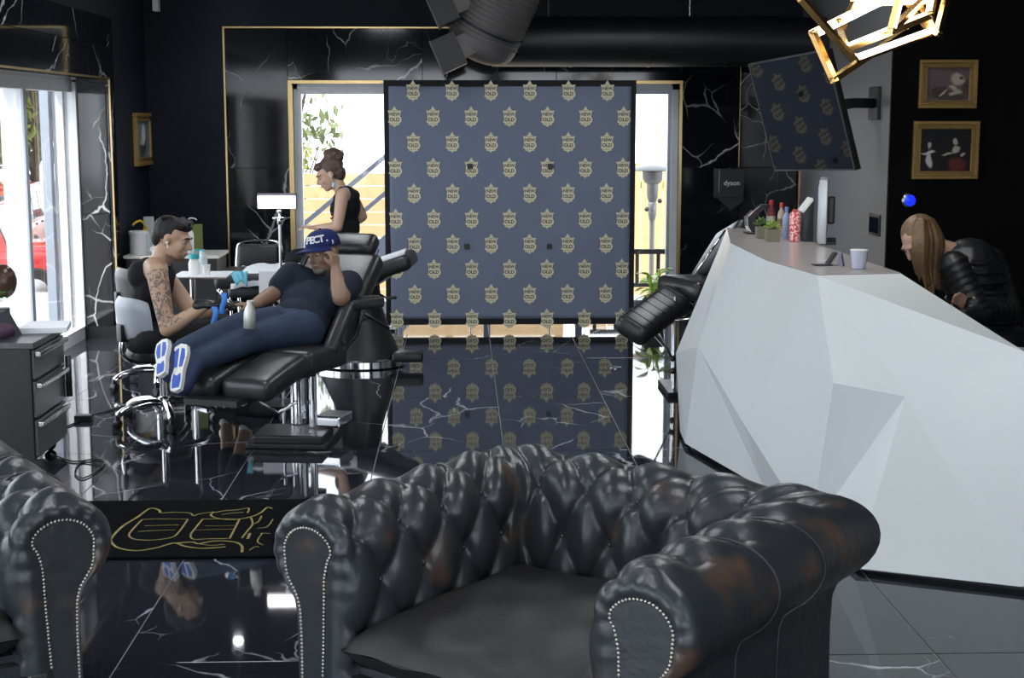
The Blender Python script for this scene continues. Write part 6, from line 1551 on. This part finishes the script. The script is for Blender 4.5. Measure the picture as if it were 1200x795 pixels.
la3.z = ra3.z = 0.09
for sy, k_, a_ in ((-0.09, lk3, la3), (0.09, rk3, ra3)): chain(mb, (pel + V((0, sy, -0.03)), 0.085), (k_, 0.058), (a_, 0.034))
hand(mb, lw, (-1, 0.1, 0.1), (0, 0.1, -1), (0, 1, 0), (0.3, 0.4, 0.3), 0.008, 0.92); hand(mb, rw, (-0.8, -0.3, -0.5), (-0.2, -1, 0), (0, 0, 1), (0.3, 0.4, 0.3), 0.008, 0.92)
body = blob('body', mb, SK3, wm, 0.008, 4)
HB = mat('brown_curly_hair', (0.085, 0.05, 0.04), 0.5, vary=0.4, scale=50, bump=0.6, bscale=50)
h3.face(body, HB, mat('rose_lip_tone', (0.4, 0.16, 0.14), 0.4))
mb = MB(); torso3(mb, 0.013)
for sy in (-0.10, 0.10): chain(mb, (chest + V((-0.05, sy * 0.9, 0.06)), 0.045), (neck + V((0.02, sy * 1.1, -0.015)), 0.036), (chest + V((0.05, sy * 0.9, 0.07)), 0.05))
blob('sleeveless_top', mb, BLK, wm, 0.010, 3)
mb = MB(); mb.ell(pel + V((0, 0, -0.04)), (0.14, 0.185, 0.12))
for sy, k_, a_ in ((-0.09, lk3, la3), (0.09, rk3, ra3)): chain(mb, (pel + V((0, sy, -0.03)), 0.10), (k_, 0.07), (a_ + V((0, 0, 0.02)), 0.05))
blob('trousers', mb, BLK, wm, 0.010, 3)
for a_ in (la3, ra3): 
    mb = MB(); shoe(mb, (a_.x + 0.04, a_.y, 0.004), (a_.x - 0.16, a_.y, 0.004), (0, 0, 1), 0.042); blob('shoe', mb, BLK, wm, 0.01, 2)
mb = MB(); h3.ell(mb, (0, -0.034, 0.045), (0.088, 0.094, 0.092)); h3.ell(mb, (0, -0.062, -0.01), (0.078, 0.062, 0.075)); mb.ell(J(391, 192, YW), (0.075, 0.07, 0.06)); h3.ell(mb, (0, 0.045, 0.085), (0.062, 0.045, 0.035))
rnd = random.Random(9); bc = J(391, 183, YW)
mb.ell(bc, (0.078, 0.072, 0.062))
for k in range(60):
    d = V((rnd.gauss(0, 1), rnd.gauss(0, 1), rnd.gauss(0, 0.8))).normalized(); mb.ell(bc + V((d.x * 0.068, d.y * 0.062, d.z * 0.055)), rnd.uniform(0.014, 0.02))
for k in range(24):
    a = rnd.uniform(0, 6.28); h3.ell(mb, (0.078 * math.cos(a), -0.045 + 0.07 * math.sin(a), rnd.uniform(-0.04, 0.08)), (0.016, 0.016, 0.016))
blob('hair', mb, HB, wm, 0.007, 1)
MASK = mat('pale_blue_mask', (0.35, 0.62, 0.72), 0.7)
mb = MB(); mb.ell(h3.at(-0.082, 0.010, -0.082), (0.014, 0.010, 0.022)); mb.build('face_mask', MASK, wm, True)
MB().tube([h3.at(-0.086, 0.0, 0.01), h3.at(-0.088, 0.004, -0.03), h3.at(-0.084, 0.010, -0.065)], 0.0022, 6).build('mask_loop', PAPER, wm, True)
# red print on the top
for k in range(7):
    p = chest + V((-0.105 + 0.012 * (k % 2), -0.085 - 0.008 * (k % 3), -0.055 - 0.018 * k)); MB().ell(p, (0.012, 0.012, 0.009)).build('red_print', mat('red_print_ink', (0.22, 0.03, 0.03), 0.7), wm, True)

# ---------------- receptionist
YR = 7.35
SK4 = skin('light_skin', (0.48, 0.31, 0.23))
h4 = Head(J(1078, 283, YR), (-0.66, -0.40, -0.62), (-0.62, -0.25, 0.75), 1.0)
neck, chest, belly, pel = J(1112, 292, YR + 0.05), J(1136, 318, YR + 0.06), J(1150, 360, YR + 0.05), J(1165, 405, YR + 0.05)
ls, le, lw = J(1120, 305, YR - 0.14), J(1150, 372, YR - 0.22), J(1122, 372, YR - 0.30)
rs, re, rw = J(1165, 302, YR + 0.20), J(1182, 365, YR - 0.05), J(1140, 362, YR - 0.20)
ls, rs = J(1118, 310, YR - 0.13), J(1160, 305, YR + 0.18)
rp_ = empty('person', (pel.x, pel.y, 0), label='long haired receptionist in black quilted jacket bending over the desk', cat='person', group='people in the studio')
def torso4(mb, g=0.0):
    mb.ell(chest, (0.14 + g, 0.15 + g, 0.15 + g)); mb.ell(belly, (0.125 + g, 0.15 + g, 0.15 + g)); mb.ell(pel, (0.15 + g, 0.18 + g, 0.12 + g))
mb = MB(); h4.skull(mb); torso4(mb); chain(mb, (neck + V((0.02, 0, -0.02)), 0.055), (h4.at(0, -0.03, -0.05), 0.05))
for s, e, w in ((ls, le, lw), (rs, re, rw)): chain(mb, (chest + (s - chest) * 0.6, 0.07), (s, 0.055), (e, 0.040), (w, 0.026))
lk4, rk4 = pel + V((-0.38, -0.18, 0.02)), pel + V((-0.36, 0.1, 0.02)); la4, ra4 = lk4 + V((0.02, 0, -0.36)), rk4 + V((0.02, 0, -0.36)); la4.z = ra4.z = 0.09
for k_, a_ in ((lk4, la4), (rk4, ra4)): chain(mb, (pel, 0.09), (k_, 0.058), (a_, 0.035))
hand(mb, lw, (-0.9, -0.1, 0.25), (0, 0.2, -1), (0, 1, 0), (0.3, 0.4, 0.3), 0.008, 0.92); hand(mb, rw, (-0.75, -0.3, 0.5), (-0.2, -0.8, -0.3), (-0.3, 0, 1), (0.15, 0.2, 0.2), 0.008, 0.95)
body = blob('body', mb, SK4, rp_, 0.008, 4)
HL = mat('dark_blonde_hair', (0.15, 0.09, 0.042), 0.42, vary=0.5, scale=35, bump=0.5, bscale=45)
h4.face(body, HL, MATS['rose_lip_tone'])
JK = mat('black_quilted_nylon', (0.010, 0.011, 0.014), 0.42, vary=0.2)
mb = MB(); torso4(mb, 0.02); mb.ell(neck + V((0.05, 0, -0.03)), (0.09, 0.10, 0.06))
for i in range(9):       # quilted rings round the body
    t = i / 8; c = chest.lerp(pel, t * 1.05 - 0.15); mb.ell(c, (0.168 + 0.01 * t, 0.182, 0.026))
blob('jacket', mb, JK, rp_, 0.009, 1)
for s, e, w in ((ls, le, lw), (rs, re, rw)):
    mb = MB(); n = 8
    for i in range(n + 1): 
        q = s.lerp(e, i / n); d = (e - s).normalized(); mb.ell(q, (0.028, 0.078 - 0.012 * i / n, 0.078 - 0.012 * i / n), d.to_track_quat('X', 'Z').to_matrix())
    chain(mb, (s, 0.07), (e, 0.058))
    for i in range(7): q = e.lerp(w, i / 7.5); d = (w - e).normalized(); mb.ell(q, (0.026, 0.062 - 0.02 * i / 7, 0.062 - 0.02 * i / 7), d.to_track_quat('X', 'Z').to_matrix())
    chain(mb, (e, 0.055), (e.lerp(w, 0.85), 0.036)); blob('jacket_sleeve', mb, JK, rp_, 0.008, 1)
mb = MB()
for k_, a_ in ((lk4, la4), (rk4, ra4)): chain(mb, (pel, 0.11), (k_, 0.072), (a_, 0.05))
mb.ell(pel, (0.155, 0.19, 0.11)); blob('trousers', mb, BLK, rp_, 0.011, 2)
for a_ in (la4, ra4):
    mb = MB(); shoe(mb, (a_.x + 0.04, a_.y, 0.004), (a_.x - 0.16, a_.y, 0.004), (0, 0, 1), 0.042); blob('shoe', mb, BLK, rp_, 0.01, 2)
mb = MB(); h4.ell(mb, (0, -0.026, 0.040), (0.086, 0.098, 0.088)); h4.ell(mb, (0, -0.07, -0.02), (0.07, 0.05, 0.07))
rnd = random.Random(21); crown = J(1082, 258, YR - 0.05)
for k in range(46):
    u = k / 45; x0_, x1_ = 1066 + 34 * u, 1072 + 30 * u; dpt = YR - 0.11 + 0.10 * abs(u - 0.35) + rnd.uniform(-0.02, 0.02)
    p0, p1, p2, p3 = J(1075 + 18 * u, 256 + 4 * rnd.random(), dpt + 0.03), J(x0_ + 5, 282, dpt - 0.01), J(x1_, 312, dpt + 0.01), J(x1_ + 3 + rnd.uniform(-3, 3), 330 + 16 * rnd.random() - 14 * (u < 0.25), dpt + 0.02)
    mb.tube(spline([p0, p1, p2, p3], 5), [0.012] * 10 + [0.010, 0.009, 0.008, 0.007, 0.005, 0.003], 7)
blob('hair', mb, HL, rp_, 0.006, 1)
# her office chair
oc = empty('office_chair', (pel.x + 0.05, pel.y, 0), label='black office chair the receptionist sits on', cat='chair')
zs_ = pel.z - 0.12
MB().box((pel.x - 0.24, pel.y - 0.25, zs_ - 0.08), (pel.x + 0.26, pel.y + 0.25, zs_), 0.035, seg=3).build('seat', VINYL, oc, True)
MB().box((pel.x + 0.23, pel.y - 0.24, zs_ + 0.12), (pel.x + 0.31, pel.y + 0.24, zs_ + 0.62), 0.035, seg=3).build('backrest', VINYL, oc, True)
MB().tube([(pel.x + 0.1, pel.y, zs_ - 0.07), (pel.x + 0.32, pel.y, zs_ - 0.04), (pel.x + 0.32, pel.y, zs_ + 0.3)], 0.018, 8).build('back_stem', BLACK_METAL, oc, True)
MB().cyl((pel.x, pel.y, 0.08), (pel.x, pel.y, zs_ - 0.07), 0.025).build('gas_lift', BLACK_METAL, oc, True, angle=40)
for k in range(5):
    a = 2 * PI * k / 5; e = (pel.x + 0.3 * math.cos(a), pel.y + 0.3 * math.sin(a)); lg = MB().bar((pel.x, pel.y, 0.09), (*e, 0.07), 0.035, 0.03, bev=0.006).build('base_arm', BLACK_METAL, oc)
    MB().ell((*e, 0.028), (0.028, 0.028, 0.028)).cyl((*e, 0.03), (*e, 0.075), 0.008, n=8).build('castor', BLACK_PLASTIC, lg, True)
